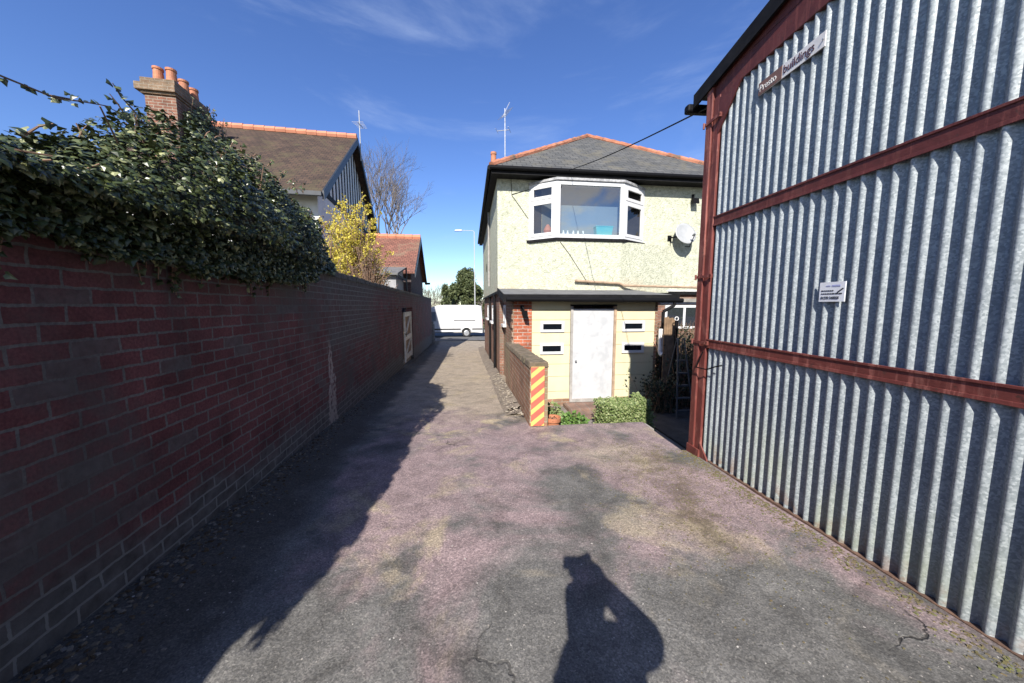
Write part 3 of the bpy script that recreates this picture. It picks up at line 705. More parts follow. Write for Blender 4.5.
# IVY on the wall
TOP = [(-.6, 1.74), (-.2, 1.96), (.3, 2.06), (1.0, 2.14), (1.6, 2.12), (1.88, 2.22), (2.07, 2.36), (2.3, 2.50), (2.6, 2.59), (2.87, 2.63), (3.2, 2.67), (3.67, 2.62), (4.1, 2.58), (4.5, 2.46), (4.8, 2.2), (5.0, 1.98)]
BOT = [(-.6, 1.72), (.2, 1.80), (1.4, 1.76), (2.2, 1.72), (3.0, 1.70), (3.7, 1.72), (4.1, 1.76), (4.3, 1.9)]
iv = T('ivy', 'dense dark green ivy heaped over the top of the red brick wall', 'ivy', 'w', (-1.7, 2, 1.9))
def ivy():
    rnd = random.Random(11); mb = MB(); st = MB()
    N = 0
    for _ in range(56000):
        t = rnd.uniform(-.55, 4.9)
        zt, zb = lerp_table(TOP, t), lerp_table(BOT, t)
        lump = .75 + .5*noise.noise(Vector((t*1.7, 3.1, 0)))
        half = .20 + .24*min(1, (zt-1.95)/.5)*lump if zt > 1.95 else .12
        half *= .22 + .78*sstep(4.75, 3.5, t)
        # angle over the hump: 0 front bottom ... pi back
        a = rnd.uniform(-.15, 2.55)
        zc = 1.95; co_ = -1.66
        if a < 0: continue
        nx, nz = math.cos(a), math.sin(a)
        if nz < .0: nz = 0
        lumps = 1 + .26*noise.noise(Vector((t*2.3, a*1.6, 7))) + .15*noise.noise(Vector((t*6, a*4, 2)))
        depth = 1 - .42*rnd.random()**1.8
        o = co_ - .05 + (abs(nx)**1.25)*math.copysign(1, nx)*half*1.25*lumps*depth
        z = zc + (zt-zc)*nz*lumps*depth
        if rnd.random() < .34:                         # curtain hanging over the wall face
            o = -1.575 + rnd.random()**1.3*half*.40*lumps; z = rnd.uniform(zb + .10*noise.noise(Vector((t*4, 1, 1))), zc+.1)
            nx, nz = 1, .25
        elif a > 2.2 and rnd.random() < .5: continue
        p = Vector((o, t, z))
        n = Vector((nx*.75+.15, rnd.gauss(-.25, .45), nz*1.0+.3)) + rvec(rnd)*.8
        ivy_leaf(mb, p, n, Vector((.35, rnd.gauss(0, .5), -1)) + rvec(rnd)*.5, rnd.uniform(.016, .040)*(.75+.5*rnd.random()), rnd)
    # runners that stand out of the mass against the sky, and a leafy strand along an old wire
    def runner(pts, every, s):
        st.tube(pts, .0045, 5, .002)
        for a, b in zip(pts, pts[1:]):
            a, b = Vector(a), Vector(b); L = (b-a).length; k = max(1, int(L/every))
            for i in range(k):
                q = a.lerp(b, (i+rnd.random())/k); ivy_leaf(mb, q + rvec(rnd)*.012, Vector((.6, -.6, .5)) + rvec(rnd)*.7, rvec(rnd) + Vector((0, 0, -.4)), s*rnd.uniform(.7, 1.2), rnd)
    runner([(-1.66, 2.33, 2.46), (-1.68, 2.25, 2.54), (-1.68, 2.19, 2.57), (-1.68, 2.155, 2.61)], .012, .034)
    runner([(-1.70, 2.28, 2.44), (-1.70, 2.20, 2.53), (-1.71, 2.17, 2.565)], .018, .03)
    runner([(-1.68, .9, 2.33), (-1.68, 1.6, 2.35), (-1.68, 1.88, 2.385), (-1.68, 1.984, 2.43), (-1.68, 2.104, 2.475), (-1.68, 2.25, 2.48)], .035, .03)
    runner([(-1.68, 1.86, 2.385), (-1.68, 1.95, 2.42)], .012, .03)
    for i in range(46):                                  # loose tips round the outline
        t = rnd.uniform(.6, 4.7); zt = lerp_table(TOP, t); o = -1.7 + rnd.uniform(-.1, .3)
        p0 = Vector((o, t, zt-.06)); d = Vector((rnd.uniform(-.1, .5), rnd.uniform(-.3, .5), rnd.uniform(.1, .7))).normalized()*rnd.uniform(.05, .13)
        runner([p0, p0+d*.5, p0+d+Vector((0, 0, -.02))], .018, .034)
    for i in range(30):                                  # tips hanging down the brickwork
        t = rnd.uniform(.4, 4.7); zb = lerp_table(BOT, t); L = rnd.uniform(.03, .16)
        runner([(-1.575, t, zb+.08), (-1.582, t+rnd.uniform(-.04, .04), zb-L)], .02, .034)
    for i in range(3):                                   # trailing strand toward the yellow shrub
        t0 = 4.4 + i*.15
        runner([(-1.6, t0, 2.15-.1*i), (-1.62, t0+.45, 2.12-.08*i), (-1.66, t0+.9, 1.98-.05*i)], .02, .045)
    for i in range(60):
        t = rnd.uniform(-.3, 4.5); zt = lerp_table(TOP, t)
        p0 = Vector((-1.66, t, 1.96)); p1 = Vector((-1.66+rnd.uniform(-.2, .3), t+rnd.uniform(-.5, .5), max(1.97, zt-.12)))
        st.tube([p0, (p0+p1)/2 + rvec(rnd)*.05, p1], .008, 5, .003)
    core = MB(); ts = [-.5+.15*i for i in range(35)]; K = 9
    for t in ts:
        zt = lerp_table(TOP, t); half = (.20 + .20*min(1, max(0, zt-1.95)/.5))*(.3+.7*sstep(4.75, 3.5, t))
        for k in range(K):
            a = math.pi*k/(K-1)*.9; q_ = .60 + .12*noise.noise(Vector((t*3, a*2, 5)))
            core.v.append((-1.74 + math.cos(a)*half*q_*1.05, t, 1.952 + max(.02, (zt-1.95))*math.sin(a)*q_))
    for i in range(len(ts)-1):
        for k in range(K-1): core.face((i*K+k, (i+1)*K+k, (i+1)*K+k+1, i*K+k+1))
    iv.part('dark_core', core, M['soil'])  # dark hump added inside so gaps between the leaves show dark
    iv.part('stems', st, M['stem_brown']); iv.part('leaves', mb, M['ivy_leaf'])
ivy()

# ------------------------------------------------------------------ GARAGE (right)
ga = T('garage', 'tall garage with galvanised corrugated door in dark red frame', 'garage', 'g', (2.1, 2.0, .05))
GO = 2.117; GT = 3.29
pitch, amp = .0765, .0162
def wave_sheet(t0, t1, z0, z1, o, nz=1):
    mb = MB(); n = int((t1-t0)/pitch*16); 
    for i in range(n+1):
        t = t0 + (t1-t0)*i/n; ph = 2*math.pi*t/pitch
        s = math.sin(ph); sx = math.copysign(abs(s)**.8, s)
        off = amp*(2*((1+s)/2)**.95-1) + .004*noise.noise(Vector((t*1.3, 0, 4)))
        for j in range(nz+1):
            z = z0 + (z1-z0)*j/nz
            lap = .003*((t/pitch/9.0) % 1.0)
            mb.v.append((o - off - lap, t + .004*noise.noise(Vector((t*2, z*.7, 1))), z))
    for i in range(n):
        for j in range(nz):
            a = i*(nz+1)+j; mb.face((a, a+1, a+nz+2, a+nz+1))
    return mb
RZ = 1.19; R2 = 2.31
# two leaves of sheet, lapped at mid height behind the rails
sh = ga.part('corrugated_sheet', wave_sheet(-2.6, 3.17, .02, 3.36, GO, 6), M['galv'], smooth=True, label='galvanised corrugated door sheeting')
def rail(zc, hgt=.085):
    mb = MB()
    mb.box(GO-.022, GO-.0185, -2.6, 3.17, zc-hgt/2, zc+hgt/2)
    mb.box(GO-.028, GO-.0222, -2.6, 3.17, zc+hgt/2-.014, zc+hgt/2)
    mb.hexa([(GO-.028, -2.6, zc-hgt/2), (GO-.0222, -2.6, zc-hgt/2), (GO-.0222, 3.17, zc-hgt/2), (GO-.028, 3.17, zc-hgt/2)],
            [(GO-.026, -2.6, zc-hgt/2+.02), (GO-.0222, -2.6, zc-hgt/2+.02), (GO-.0222, 3.17, zc-hgt/2+.02), (GO-.026, 3.17, zc-hgt/2+.02)])
    return mb
ga.part('rail', rail(RZ-.05), M['oxide'], bevel=.004, label='lower dark red door rail')
ga.part('rail', rail(R2-.045, .09), M['oxide_shaded'], bevel=.004, label='upper dark red door rail')
mb = MB(); mb.box(GO-.046, GO+.06, 3.20, 3.28, -.75, 3.50); ga.part('post', mb, M['oxide'], bevel=.006)
mb = MB(); mb.box(GO-.030, GO+.03, 3.115, 3.197, .0, 3.36); ga.part('stile', mb, M['oxide'], bevel=.005)
mb = MB(); mb.box(GO-.021, GO+.05, -2.6, 3.197, 3.335, 3.50)
mb.prism([(GO-.020, 3.40, 3.502), (GO-.020, .6, 3.91), (GO-.020, .6, 3.502)], (.06, 0, 0)); mb.prism([(GO-.020, .595, 3.502), (GO-.020, .595, 3.91), (GO-.020, -2.2, 3.502)], (.06, 0, 0))
ga.part('lintel', mb, M['oxide_shaded'], bevel=.004)
mb = MB(); mb.prism([(GO-.031, 3.113, 3.333), (GO-.034, 2.855, 3.333), (GO-.034, 3.113, 3.03)], (.012, 0, 0)); ga.part('gusset_plate', mb, M['oxide_shaded'])
mb = MB(); mb.prism([(GO-.036, 3.113, .02), (GO-.036, 3.113, .16), (GO-.036, 2.98, .02)], (.014, 0, 0)); mb.box(GO-.056, GO-.0375, 3.10, 3.29, -.06, .09); ga.part('foot_plate', mb, M['oxide'])
for z in (3.17, 1.77, 1.145):
    mb = MB(); mb.box(GO-.056, GO-.047, 3.07, 3.29, z-.012, z+.012); mb.cone((GO-.056, 3.288, z-.025), (GO-.056, 3.288, z+.025), .010, .010, 8); mb.box(GO-.056, GO-.031, 3.07, 3.085, z-.018, z+.018)
    ga.part('hinge', mb, M['oxide'])
mb = MB(); mb.tube([(GO-.05, 3.12, 1.06), (GO-.075, 3.17, .90), (GO-.07, 3.02, .905), (GO-.055, 2.93, .945), (GO-.04, 2.86, .97)], .006, 6); ga.part('hook', mb, M['black_plastic'])
# roof: verge overhanging the lane, gutter stub, side and rear walls
sl_ = .148
def rz(t): return 3.50 + sl_*(3.47-t) if t > .6 else 3.50 + sl_*(3.47-.6) - sl_*(.6-t)
mb = MB()
for t0, t1 in ((.6, 3.47), (-2.75, .6)):
    mb.hexa([(GO-.04, t0, rz(t0)), (8.2, t0, rz(t0)), (8.2, t1, rz(t1)), (GO-.04, t1, rz(t1))], [(GO-.04, t0, rz(t0)+.035), (8.2, t0, rz(t0)+.035), (8.2, t1, rz(t1)+.035), (GO-.04, t1, rz(t1)+.035)])
ga.part('roof', mb, M['felt'])
mb = MB()
for t0, t1 in ((.6, 3.475), (-2.76, .6)):
    mb.hexa([(GO-.062, t0, rz(t0)-.075), (GO-.042, t0, rz(t0)-.075), (GO-.042, t1, rz(t1)-.075), (GO-.062, t1, rz(t1)-.075)], [(GO-.062, t0, rz(t0)+.05), (GO-.042, t0, rz(t0)+.05), (GO-.042, t1, rz(t1)+.05), (GO-.062, t1, rz(t1)+.05)])
ga.part('verge_board', mb, M['black_paint'])
mb = MB(); mb.box(GO-.11, 8.2, 3.478, 3.56, 3.40, 3.48); ga.part('gutter', mb, M['black_plastic'], bevel=.02)
mb = MB(); mb.box(GO+.02, 8.1, 3.24, 3.34, -.75, 3.475); mb.box(8.0, 8.1, -2.6, 3.238, -.75, 3.47); mb.box(GO+.02, 7.99, -2.7, -2.6, -.6, 3.2)
ga.part('wall', mb, M['black_paint'])
mb = MB(); mb.box(GO-.03, GO+.05, -2.6, 3.11, -.1, .02)
mb.v = [(x, y, z + gz(y*.997+.16) - .05 + (.05 if z > 0 else 0)) for x, y, z in mb.v]
ga.part('threshold', mb, M['rust_steel'])

# signs on the garage
def text_mesh(body, size, mat, name, parent, loc, rot, align='LEFT', ext=.0012, sx=1, xs=1.0):
    cu = bpy.data.curves.new(name, 'FONT'); cu.body = body; cu.size = size; cu.extrude = ext; cu.align_x = align; cu.space_character = xs
    tmp = bpy.data.objects.new(name, cu); COL.objects.link(tmp); bpy.context.view_layer.update()
    me = bpy.data.meshes.new_from_object(tmp); bpy.data.objects.remove(tmp)
    me.materials.clear(); me.materials.append(mat)
    o = bpy.data.objects.new(name, me); COL.objects.link(o); o.parent = parent; o.location = loc; o.rotation_euler = rot; o.scale = (sx, 1, 1)
    return o
# orientation for lettering that faces the lane (-o) and reads toward the camera (-t): local x -> -t, local y -> z
ROT = (R(90), 0, R(-90))
SO = GO-.023
sg = T('name_sign', 'long narrow lettered sign high on the corrugated door, brown end and white end', 'sign', 'g', (SO, 2.41, 3.05))
za, zb = 3.085, 3.175
sg.part('plate', MB().box(SO-.004, SO+.004, 2.145, 2.665, za, zb), M['sign_white'])
sg.part('brown_panel', MB().box(SO-.0075, SO-.0045, 2.455, 2.663, za+.002, zb-.002), M['sign_maroon'])
text_mesh('Presto', .066, M['letter_white'], 'lettering', sg.root, (SO-.0085-SO, 2.652-2.41, za+.022-3.05), ROT, sx=.88)
text_mesh('buildings', .078, M['letter_dark'], 'lettering', sg.root, (SO-.0055-SO, 2.445-2.41, za+.024-3.05), ROT, sx=.86)
for t in (2.655, 2.155): sg.part('fixing', MB().cone((SO-.0125, t, (za+zb)/2), (SO-.006, t, (za+zb)/2), .005, .005, 8), M['steel'])
s2 = T('notice_plate', 'small white notice plate with a phone number beside ridges at mid door', 'sign', 'g', (SO, 1.955, 1.52))
s2.part('plate', MB().box(SO-.003, SO+.003, 1.878, 2.033, 1.522, 1.64), M['plate_white'])
def sm(body, size, z, mat, sx=1, x=2.02): text_mesh(body, size, mat, 'lettering', s2.root, (-.0045, x-1.955, z-1.52), ROT, sx=sx, ext=.0006)
# print too faint to read in the photograph: a pale heading band and two broken dark lines
mb = MB(); mb.box(SO-.0045, SO-.0035, 1.905, 1.955, 1.612, 1.622); mb.box(SO-.0045, SO-.0035, 1.965, 1.99, 1.614, 1.620); s2.part('heading', mb, M['letter_blue'])
mb = MB(); rnd = random.Random(4)
for z_, t0_, t1_ in ((1.587, 1.945, 2.02), (1.569, 1.893, 2.02)):
    t_ = t0_
    while t_ < t1_: L_ = rnd.uniform(.006, .02); mb.box(SO-.0045, SO-.0035, t_, min(t_+L_, t1_), z_-.003, z_+.004); t_ += L_+.004
s2.part('small_print', mb, M['letter_black'])
sm('01270 340058', .024, 1.537, M['letter_black'], .80)
mb = MB(); mb.prism([(SO-.0045, 1.925, 1.578), (SO-.0045, 1.89, 1.603), (SO-.0045, 1.885, 1.597), (SO-.0045, 1.918, 1.573)], (.001, 0, 0)); s2.part('emblem', mb, M['letter_black'])

YW = YZ; YZ = -.755            # yard level seen from the house's own frame
# ------------------------------------------------------------------ RENDERED HOUSE
HL, HR_, HF, HB = .78, 8.0, 9.6, 19.4
RB = 1.86                   # foot of the render
EZ = 4.98
ho = T('rendered_house', 'two storey house in pale green pebbledash over brick with hipped slate roof', 'house', 'hs', (4.4, 14, -.6))
mb = MB()
mb.box(HL, HR_, HF, HB, RB, EZ)
ho.part('rendered_wall', mb, M['render'])
mb = MB()
I = .05
mb.box(HL+I, HR_-I, HF+I, HB-I, -1.6, RB-.002)
ho.part('brick_wall', mb, M['brick_brown'])
mb = MB(); mb.box(HL-.035, HL-.002, HF, HB, RB-.05, RB+.025); mb.box(HL-.035, HR_, HF-.035, HF-.002, RB-.05, RB+.025)
ho.part('bell_drip', mb, M['black_paint'])
# roof
eo0, eo1, et0, et1 = .60, 8.18, 9.22, 20.1
mid = (eo0+eo1)/2; half = mid-eo0; zr = 7.69; ez = 5.06
A, B = (mid, et0+half, zr), (mid, et1-half, zr)
c00, c10, c11, c01 = (eo0, et0, ez), (eo1, et0, ez), (eo1, et1, ez), (eo0, et1, ez)
mb = MB(); mb.poly([c00, c10, A]); mb.poly([c10, c11, B, A]); mb.poly([c11, c01, B]); mb.poly([c01, c00, A, B])
mb.poly([(x, y, ez-.04) for x, y, _ in (c00, c01, c11, c10)])
rf = ho.part('roof', mb, M['slate'])
def ridge_run(p0, p1, mat, parent, thing, n, r=.10, name='ridge_tiles'):
    mb = MB(); p0, p1 = Vector(p0), Vector(p1)
    for i in range(n):
        a = p0.lerp(p1, i/n); b = p0.lerp(p1, (i+.97)/n); j = random.uniform(-.006, .006)
        mb.cone(a+Vector((0, 0, j)), b+Vector((0, 0, j+.012)), r, r*1.05, 8)
    return thing.part(name, mb, mat, parent)
for a, b in ((c00, A), (c10, A), (c11, B), (c01, B)): ridge_run(a, b, M['ridge'], rf, ho, 17, .085)
ridge_run(A, B, M['ridge'], rf, ho, 9, .09)
mb = MB(); th = .16
mb.box(eo0, eo1, et0, et0+.025, ez-.20, ez-.02); mb.box(eo0, eo0+.025, et0+.026, et1, ez-.20, ez-.02); mb.box(eo1-.025, eo1, et0+.026, et1, ez-.2, ez-.02)
mb.box(eo0+.026, eo1-.026, et0+.026, HF-.002, ez-.195, ez-.17); mb.box(eo0+.026, HL-.002, HF, et1, ez-.195, ez-.17)
ho.part('fascia', mb, M['black_paint'])
def gutter(p0, p1, r=.055):
    mb = MB(); p0, p1 = Vector(p0), Vector(p1); mb.cone(p0, p1, r, r, 12); return mb
g = gutter((eo0-.05, et0-.05, ez-.07), (eo1, et0-.05, ez-.07)); gg = gutter((eo0-.05, et0-.05, ez-.07), (eo0-.05, et1, ez-.07))
n0 = len(g.v); g.v += gg.v; [g.face([i+n0 for i in f]) for f in gg.f]
ho.part('gutter', g, M['black_plastic'])
# bay window
bx = [(1.64, HF-.002), (2.29, HF-.50), (4.13, HF-.50), (4.96, HF-.002)]
zs, zt = 3.27, 4.72
by = ho.part('bay_window', MB().prism([(x, y, zs-.07) for x, y in [(1.58, HF-.002), (2.27, HF-.53), (4.15, HF-.53), (5.02, HF-.002)]], (0, 0, .07)), M['black_paint'], label='white framed oriel bay window with a dark sill')
mb = MB(); mb.prism([(x, y, RB) for x, y in [(1.66, HF-.002), (2.30, HF-.49), (4.10, HF-.49), (5.9, HF-.002)]], (0, 0, 3.27-.072-RB)); ho.part('bay_wall', mb, M['render'])
def bar2(mb, p, q, z0, z1, d=.07):          # upright slab on line p-q, depth d behind
    p, q = Vector((*p, 0)), Vector((*q, 0)); dirv = (q-p).normalized(); nrm = Vector((-dirv.y, dirv.x, 0))*d
    b = [p, q, q+nrm, p+nrm]
    mb.hexa([(v.x, v.y, z0) for v in b], [(v.x, v.y, z1) for v in b])
def along(p, q, a): return (p[0]+(q[0]-p[0])*a, p[1]+(q[1]-p[1])*a)
fr_ = MB(); pn = MB()
def light(p, q, z0, z1, fw, d=.06, out=0.0, dark=None):
    p2, q2 = Vector((*p, 0)), Vector((*q, 0)); L = (q2-p2).length; f = fw/L
    dirv = (q2-p2).normalized(); nrm = Vector((dirv.y, -dirv.x, 0))*out
    P = (p[0]+nrm.x, p[1]+nrm.y); Q = (q[0]+nrm.x, q[1]+nrm.y)
    bar2(fr_, P, along(P, Q, f), z0, z1, d); bar2(fr_, along(P, Q, 1-f), Q, z0, z1, d)
    bar2(fr_, along(P, Q, f), along(P, Q, 1-f), z0, z0+fw, d); bar2(fr_, along(P, Q, f), along(P, Q, 1-f), z1-fw, z1, d)
    a, b = along(P, Q, f), along(P, Q, 1-f); nn = Vector((-dirv.y, dirv.x, 0))*(d*.5)
    tgt = pn if dark is None else dark
    tgt.quad((a[0]+nn.x, a[1]+nn.y, z0+fw), (b[0]+nn.x, b[1]+nn.y, z0+fw), (b[0]+nn.x, b[1]+nn.y, z1-fw), (a[0]+nn.x, a[1]+nn.y, z1-fw))
light(bx[1], bx[2], zs+.002, zt, .10, .07)
for p, q in ((bx[0], bx[1]), (bx[2], bx[3])):
    L_ = .075; bar2(fr_, p, along(p, q, L_), zs+.002, zt, .07); bar2(fr_, along(p, q, 1-L_), q, zs+.002, zt, .07)
    bar2(fr_, along(p, q, L_), along(p, q, 1-L_), zs+.002, zs+.07, .07); bar2(fr_, along(p, q, L_), along(p, q, 1-L_), zt-.06, zt, .07); bar2(fr_, along(p, q, L_), along(p, q, 1-L_), zs+.98, zs+1.02, .07)
    pa, qa = along(p, q, L_), along(p, q, 1-L_); dk = MB()
    light(pa, qa, zs+.072, zs+.978, .085, .05, .012, dk); light(pa, qa, zs+1.022, zt-.062, .085, .05, .012, dk)
    ho.part('side_glass', dk, M['glass_side'], by)
ho.part('frame', fr_, M['upvc'], by, bevel=.006)
ho.part('glass', pn, M['glass'], by)
mb = MB(); mb.prism([(x, y, zt+.002) for x, y in [(1.62, HF-.002), (2.28, HF-.54), (4.14, HF-.54), (4.98, HF-.002)]], (0, 0, .07)); ho.part('flashing', mb, M['lead'], by, bevel=.012)
# the room behind the glass
mb = MB(); mb.quad((2.0, HF-.02, zs+.0), (4.45, HF-.02, zs), (4.45, HF-.02, zt), (2.0, HF-.02, zt)); ho.part('blind', mb, M['blind'], by)
mb = MB(); mb.quad((1.7, HF-.012, zs+.0), (1.99, HF-.012, zs), (1.99, HF-.012, zt), (1.7, HF-.012, zt)); ho.part('room_dark', mb, M['dark_inside'], by)
mb = MB(); mb.quad((4.46, HF-.012, zs+.0), (4.9, HF-.012, zs), (4.9, HF-.012, zt), (4.46, HF-.012, zt)); ho.part('room_dark', mb, M['dark_inside'], by)
def on_sill(name, label, cat, mbx, mat, base): solo(name, label, cat, 'hs', base, mbx, mat, bevel=.01)
on_sill('storage_tub', 'teal plastic tub behind the big pane of the bay window', 'tub', MB().hexa([(3.42, 9.17, zs+.105), (3.84, 9.17, zs+.105), (3.84, 9.36, zs+.105), (3.42, 9.36, zs+.105)], [(3.39, 9.16, zs+.32), (3.87, 9.16, zs+.32), (3.87, 9.37, zs+.32), (3.39, 9.37, zs+.32)]).box(3.38, 3.88, 9.155, 9.375, zs+.321, zs+.35), M['teal'], (3.6, 9.26, zs+.105))
mb = MB(); mb.box(2.36, 4.06, 9.145, 9.57, zs+.072, zs+.102); ho.part('sill_board', mb, M['upvc'], by)
on_sill('ornament', 'pinkish ornament low in the left side light of the bay window', 'ornament', MB().lathe((2.13, 9.42, zs+.10), [(.06, 0), (.10, .05), (.12, .14), (.07, .24), (.03, .30)], 14), M['pinkish'], (2.13, 9.42, zs+.10))
for i in range(5):
    x = 2.5+i*.14 + random.uniform(-.02, .02)
    tag(solo('sill_trinket', 'small pale trinket in the row along the sill of the big bay pane', 'trinket', 'hs', (x, 9.20, zs+.102), MB().lathe((x, 9.20, zs+.102), [(.022, 0), (.03, .03+.01*(i % 3)), (.018, .07), (.024, .085+.02*(i % 2)), (.01, .11)], 10), M['plate_white']), group='trinkets on the bay window sill')
# other windows
def window(thing, name, o0, o1, t, z0, z1, fw=.06, axis='o', pane='glass_dark', label=None, mull=0, parent=None, out=.03):
    fr2 = MB(); pn2 = MB()
    def bx_(mb, a, b, c, d, dep0, dep1):
        if axis == 'o': mb.box(a, b, t-dep0, t-dep1, c, d)
        else: mb.box(t-dep0, t-dep1, a, b, c, d)
    bx_(fr2, o0, o1, z0, z0+fw, out, .001); bx_(fr2, o0, o1, z1-fw, z1, out, .001)
    bx_(fr2, o0, o0+fw, z0+fw, z1-fw, out, .001); bx_(fr2, o1-fw, o1, z0+fw, z1-fw, out, .001)
    for m in range(mull):
        mo = o0 + (o1-o0)*(m+1)/(mull+1); bx_(fr2, mo-fw/2, mo+fw/2, z0+fw, z1-fw, out-.002, .001)
    bx_(pn2, o0+fw, o1-fw, z0+fw, z1-fw, .010, .006)
    wnd = thing.part(name, fr2, M['upvc'], parent, label, bevel=.004)
    thing.part('glass', pn2, M[pane], wnd)
    bk = MB(); bx_(bk, o0+fw, o1-fw, z0+fw, z1-fw, .0045, .0015); thing.part('room_dark', bk, M['dark_inside'], wnd)
    return wnd
window(ho, 'window', 5.75, 7.6, HF+I, .80, 1.50, .07, mull=2, label='wide white ground floor window behind the garage corner')
mb = MB(); mb.box(5.6, 7.9, HF+I-.012, HF+I-.001, 1.52, 1.70); ho.part('lintel', mb, M['concrete'])
for t0, t1, z0, z1 in ((11.6, 12.5, .95, 1.50), (14.6, 15.7, .95, 1.50)):
    wn = window(ho, 'window', t0, t1, HL+I, z0, z1, .07, 'y')
    ho.part('sill', MB().box(HL-.06, HL+I-.001, t0-.06, t1+.06, z0-.07, z0-.002), M['upvc'], wn)
mb = MB(); mb.box(HL+I-.02, HL+I-.001, 10.7, 11.5, -.5, 1.45); dr = ho.part('side_door', mb, M['brown_timber'])
mb = MB(); mb.cone((HL-.02, 10.6, -.5), (HL-.02, 10.6, 1.82), .04, .04, 10); ho.part('downpipe', mb, M['black_paint'])
ho.part('downpipe', MB().cone((HL-.0, 13.4, -.6), (HL-.0, 13.4, 1.82), .04, .04, 10), M['black_paint'])
mb = MB(); mb.prism([(HL-.02, 15.3, 2.93), (HL-.02, 15.48, 3.11), (HL-.02, 15.3, 3.29), (HL-.02, 15.12, 3.11)], (.015, 0, 0)); ho.part('vent', mb, M['black_paint'])
mb = MB(); mb.cone((HL-.045, 13.0, 2.2), (HL-.045, 13.0, 4.9), .035, .035, 8); ho.part('waste_pipe', mb, M['grey_frame'])
ch = ho.part('chimney', MB().box(.72, .98, 11.9, 12.4, 5.0, 6.10), M['brick_chimney'])
ho.part('chimney_pot', MB().lathe((.86, 12.05, 6.102), [(.10, 0), (.095, .1), (.085, .36), (.10, .38), (.10, .45), (.08, .45)], 14), M['terracotta'], ch)
# pipe and cables on the front wall
mb = MB(); mb.tube([(2.80, HF-.56, 2.15), (4.05, HF-.55, 2.09), (4.18, HF-.55, 2.03), (6.7, HF-.5, 1.99)], .032, 8); ho.part('overflow_pipe', mb, M['brown_frame'])
mb = MB(); mb.box(5.0, 6.7, HF-.05, HF-.012, 1.905, 1.94); ho.part('flashing_strip', mb, M['old_white'])
def cable(pts, r=.007): ho.part('cable', MB().tube(pts, r, 5), M['black_plastic'])
cable([(1.17, HF-.012, 4.47), (1.66, HF-.012, 4.62)])
cable([(1.15, HF-.012, 4.86), (1.17, HF-.012, 4.45), (1.4, HF-.012, 4.15), (1.62, HF-.012, 3.85)])
cable([(2.40, HF-.50, 3.16), (2.65, HF-.50, 2.85), (3.0, HF-.50, 2.35), (3.2, HF-.50, 2.05)])
cable([(5.80, HF-.012, 3.35), (5.77, HF-.012, 2.9), (5.65, HF-.012, 2.4), (5.5, HF-.012, 2.0)], .009)
sdsh = T('satellite_dish', 'grey satellite dish on the pebbledash wall right of the bay window', 'satellite dish', 'hs', (6.05, HF, 3.42))
def dish(c, n, r, depth):
    mb = MB(); n = Vector(n).normalized(); u = Vector((0, 0, 1)).cross(n).normalized(); v = n.cross(u); c = Vector(c); K = 24
    rings = 6
    for side in (0, 1):
        b = len(mb.v)
        for j in range(rings+1):
            rr = r*j/rings
            for i in range(K):
                a = 2*math.pi*i/K
                mb.v.append(tuple(c + u*rr*math.cos(a) + v*rr*1.06*math.sin(a) + n*(depth*(j/rings)**2 - .008*side)))
        for j in range(rings):
            for i in range(K):
                i2 = (i+1) % K; q = (b+j*K+i, b+j*K+i2, b+(j+1)*K+i2, b+(j+1)*K+i)
                mb.face(q if side == 0 else q[::-1])
    b1 = (rings+1)*K
    for i in range(K):
        i2 = (i+1) % K; mb.face((rings*K+i, rings*K+i2, b1+rings*K+i2, b1+rings*K+i))
    return mb
dn = Vector((.02, -.93, .36)).normalized(); dc = Vector((6.08, HF-.22, 3.50))
sdsh.part('reflector', dish(dc, dn, .31, .06), M['dish'], smooth=True)
lnb = dc + dn*.36 + Vector((.1, 0, -.16))
sdsh.part('feed_arm', MB().tube([dc + Vector((.05, .02, -.33)), dc + Vector((.1, -.1, -.36)), lnb], .012, 8), M['black_plastic'])
sdsh.part('receiver', MB().cone(lnb, lnb - dn*.12, .035, .028, 12), M['dish'])
sdsh.part('bracket', MB().tube([(5.76, HF-.004, 3.42), (5.76, HF-.13, 3.42), (6.02, HF-.20, 3.46)], .02, 8).box(5.70, 5.82, HF-.014, HF-.001, 3.34, 3.5), M['black_plastic'])
fl = T('security_light', 'small black security light under the eaves above the satellite dish', 'light', 'hs', (6.5, HF, 4.45))
fl.part('lamp_head', MB().hexa([(6.32, HF-.20, 4.36), (6.50, HF-.20, 4.36), (6.48, HF-.05, 4.42), (6.34, HF-.05, 4.42)], [(6.32, HF-.17, 4.52), (6.50, HF-.17, 4.52), (6.48, HF-.05, 4.55), (6.34, HF-.05, 4.55)]), M['black_plastic'])
fl.part('bracket', MB().box(6.38, 6.44, HF-.05, HF-.001, 4.44, 4.66), M['black_plastic'])
# tv aerial
def aerial(name, label, fr, base, h, boom, els, mat, k=1.0, tilt=0):
    a = T(name, label, 'aerial', fr, base); x, y, z = base
    a.part('mast', MB().cone((x, y, z), (x, y, z+h), .022*k, .018*k, 8), mat)
    for (z0, d, L) in boom: a.part('boom', MB().cone((x-d[0]*L*.35, y-d[1]*L*.35, z+z0), (x+d[0]*L*.65, y+d[1]*L*.65, z+z0+d[2]*L), .013*k, .013*k, 6), mat)
    mb = MB()
    for (z0, d, L), n in zip(boom, els):
        dv = Vector(d)
        for i in range(n):
            p = Vector((x, y, z+z0)) + dv*(L*(-.35+i/(n-1))) ; s = Vector((-dv.y, dv.x, 0)).normalized()*(.24-.012*i)*k
            p.z = z+z0 + d[2]*L*max(0, (i/(n-1)-.0))*.65
            mb.cone(p-s, p+s, .007*k, .007*k, 5)
    a.part('elements', mb, mat)
    return a
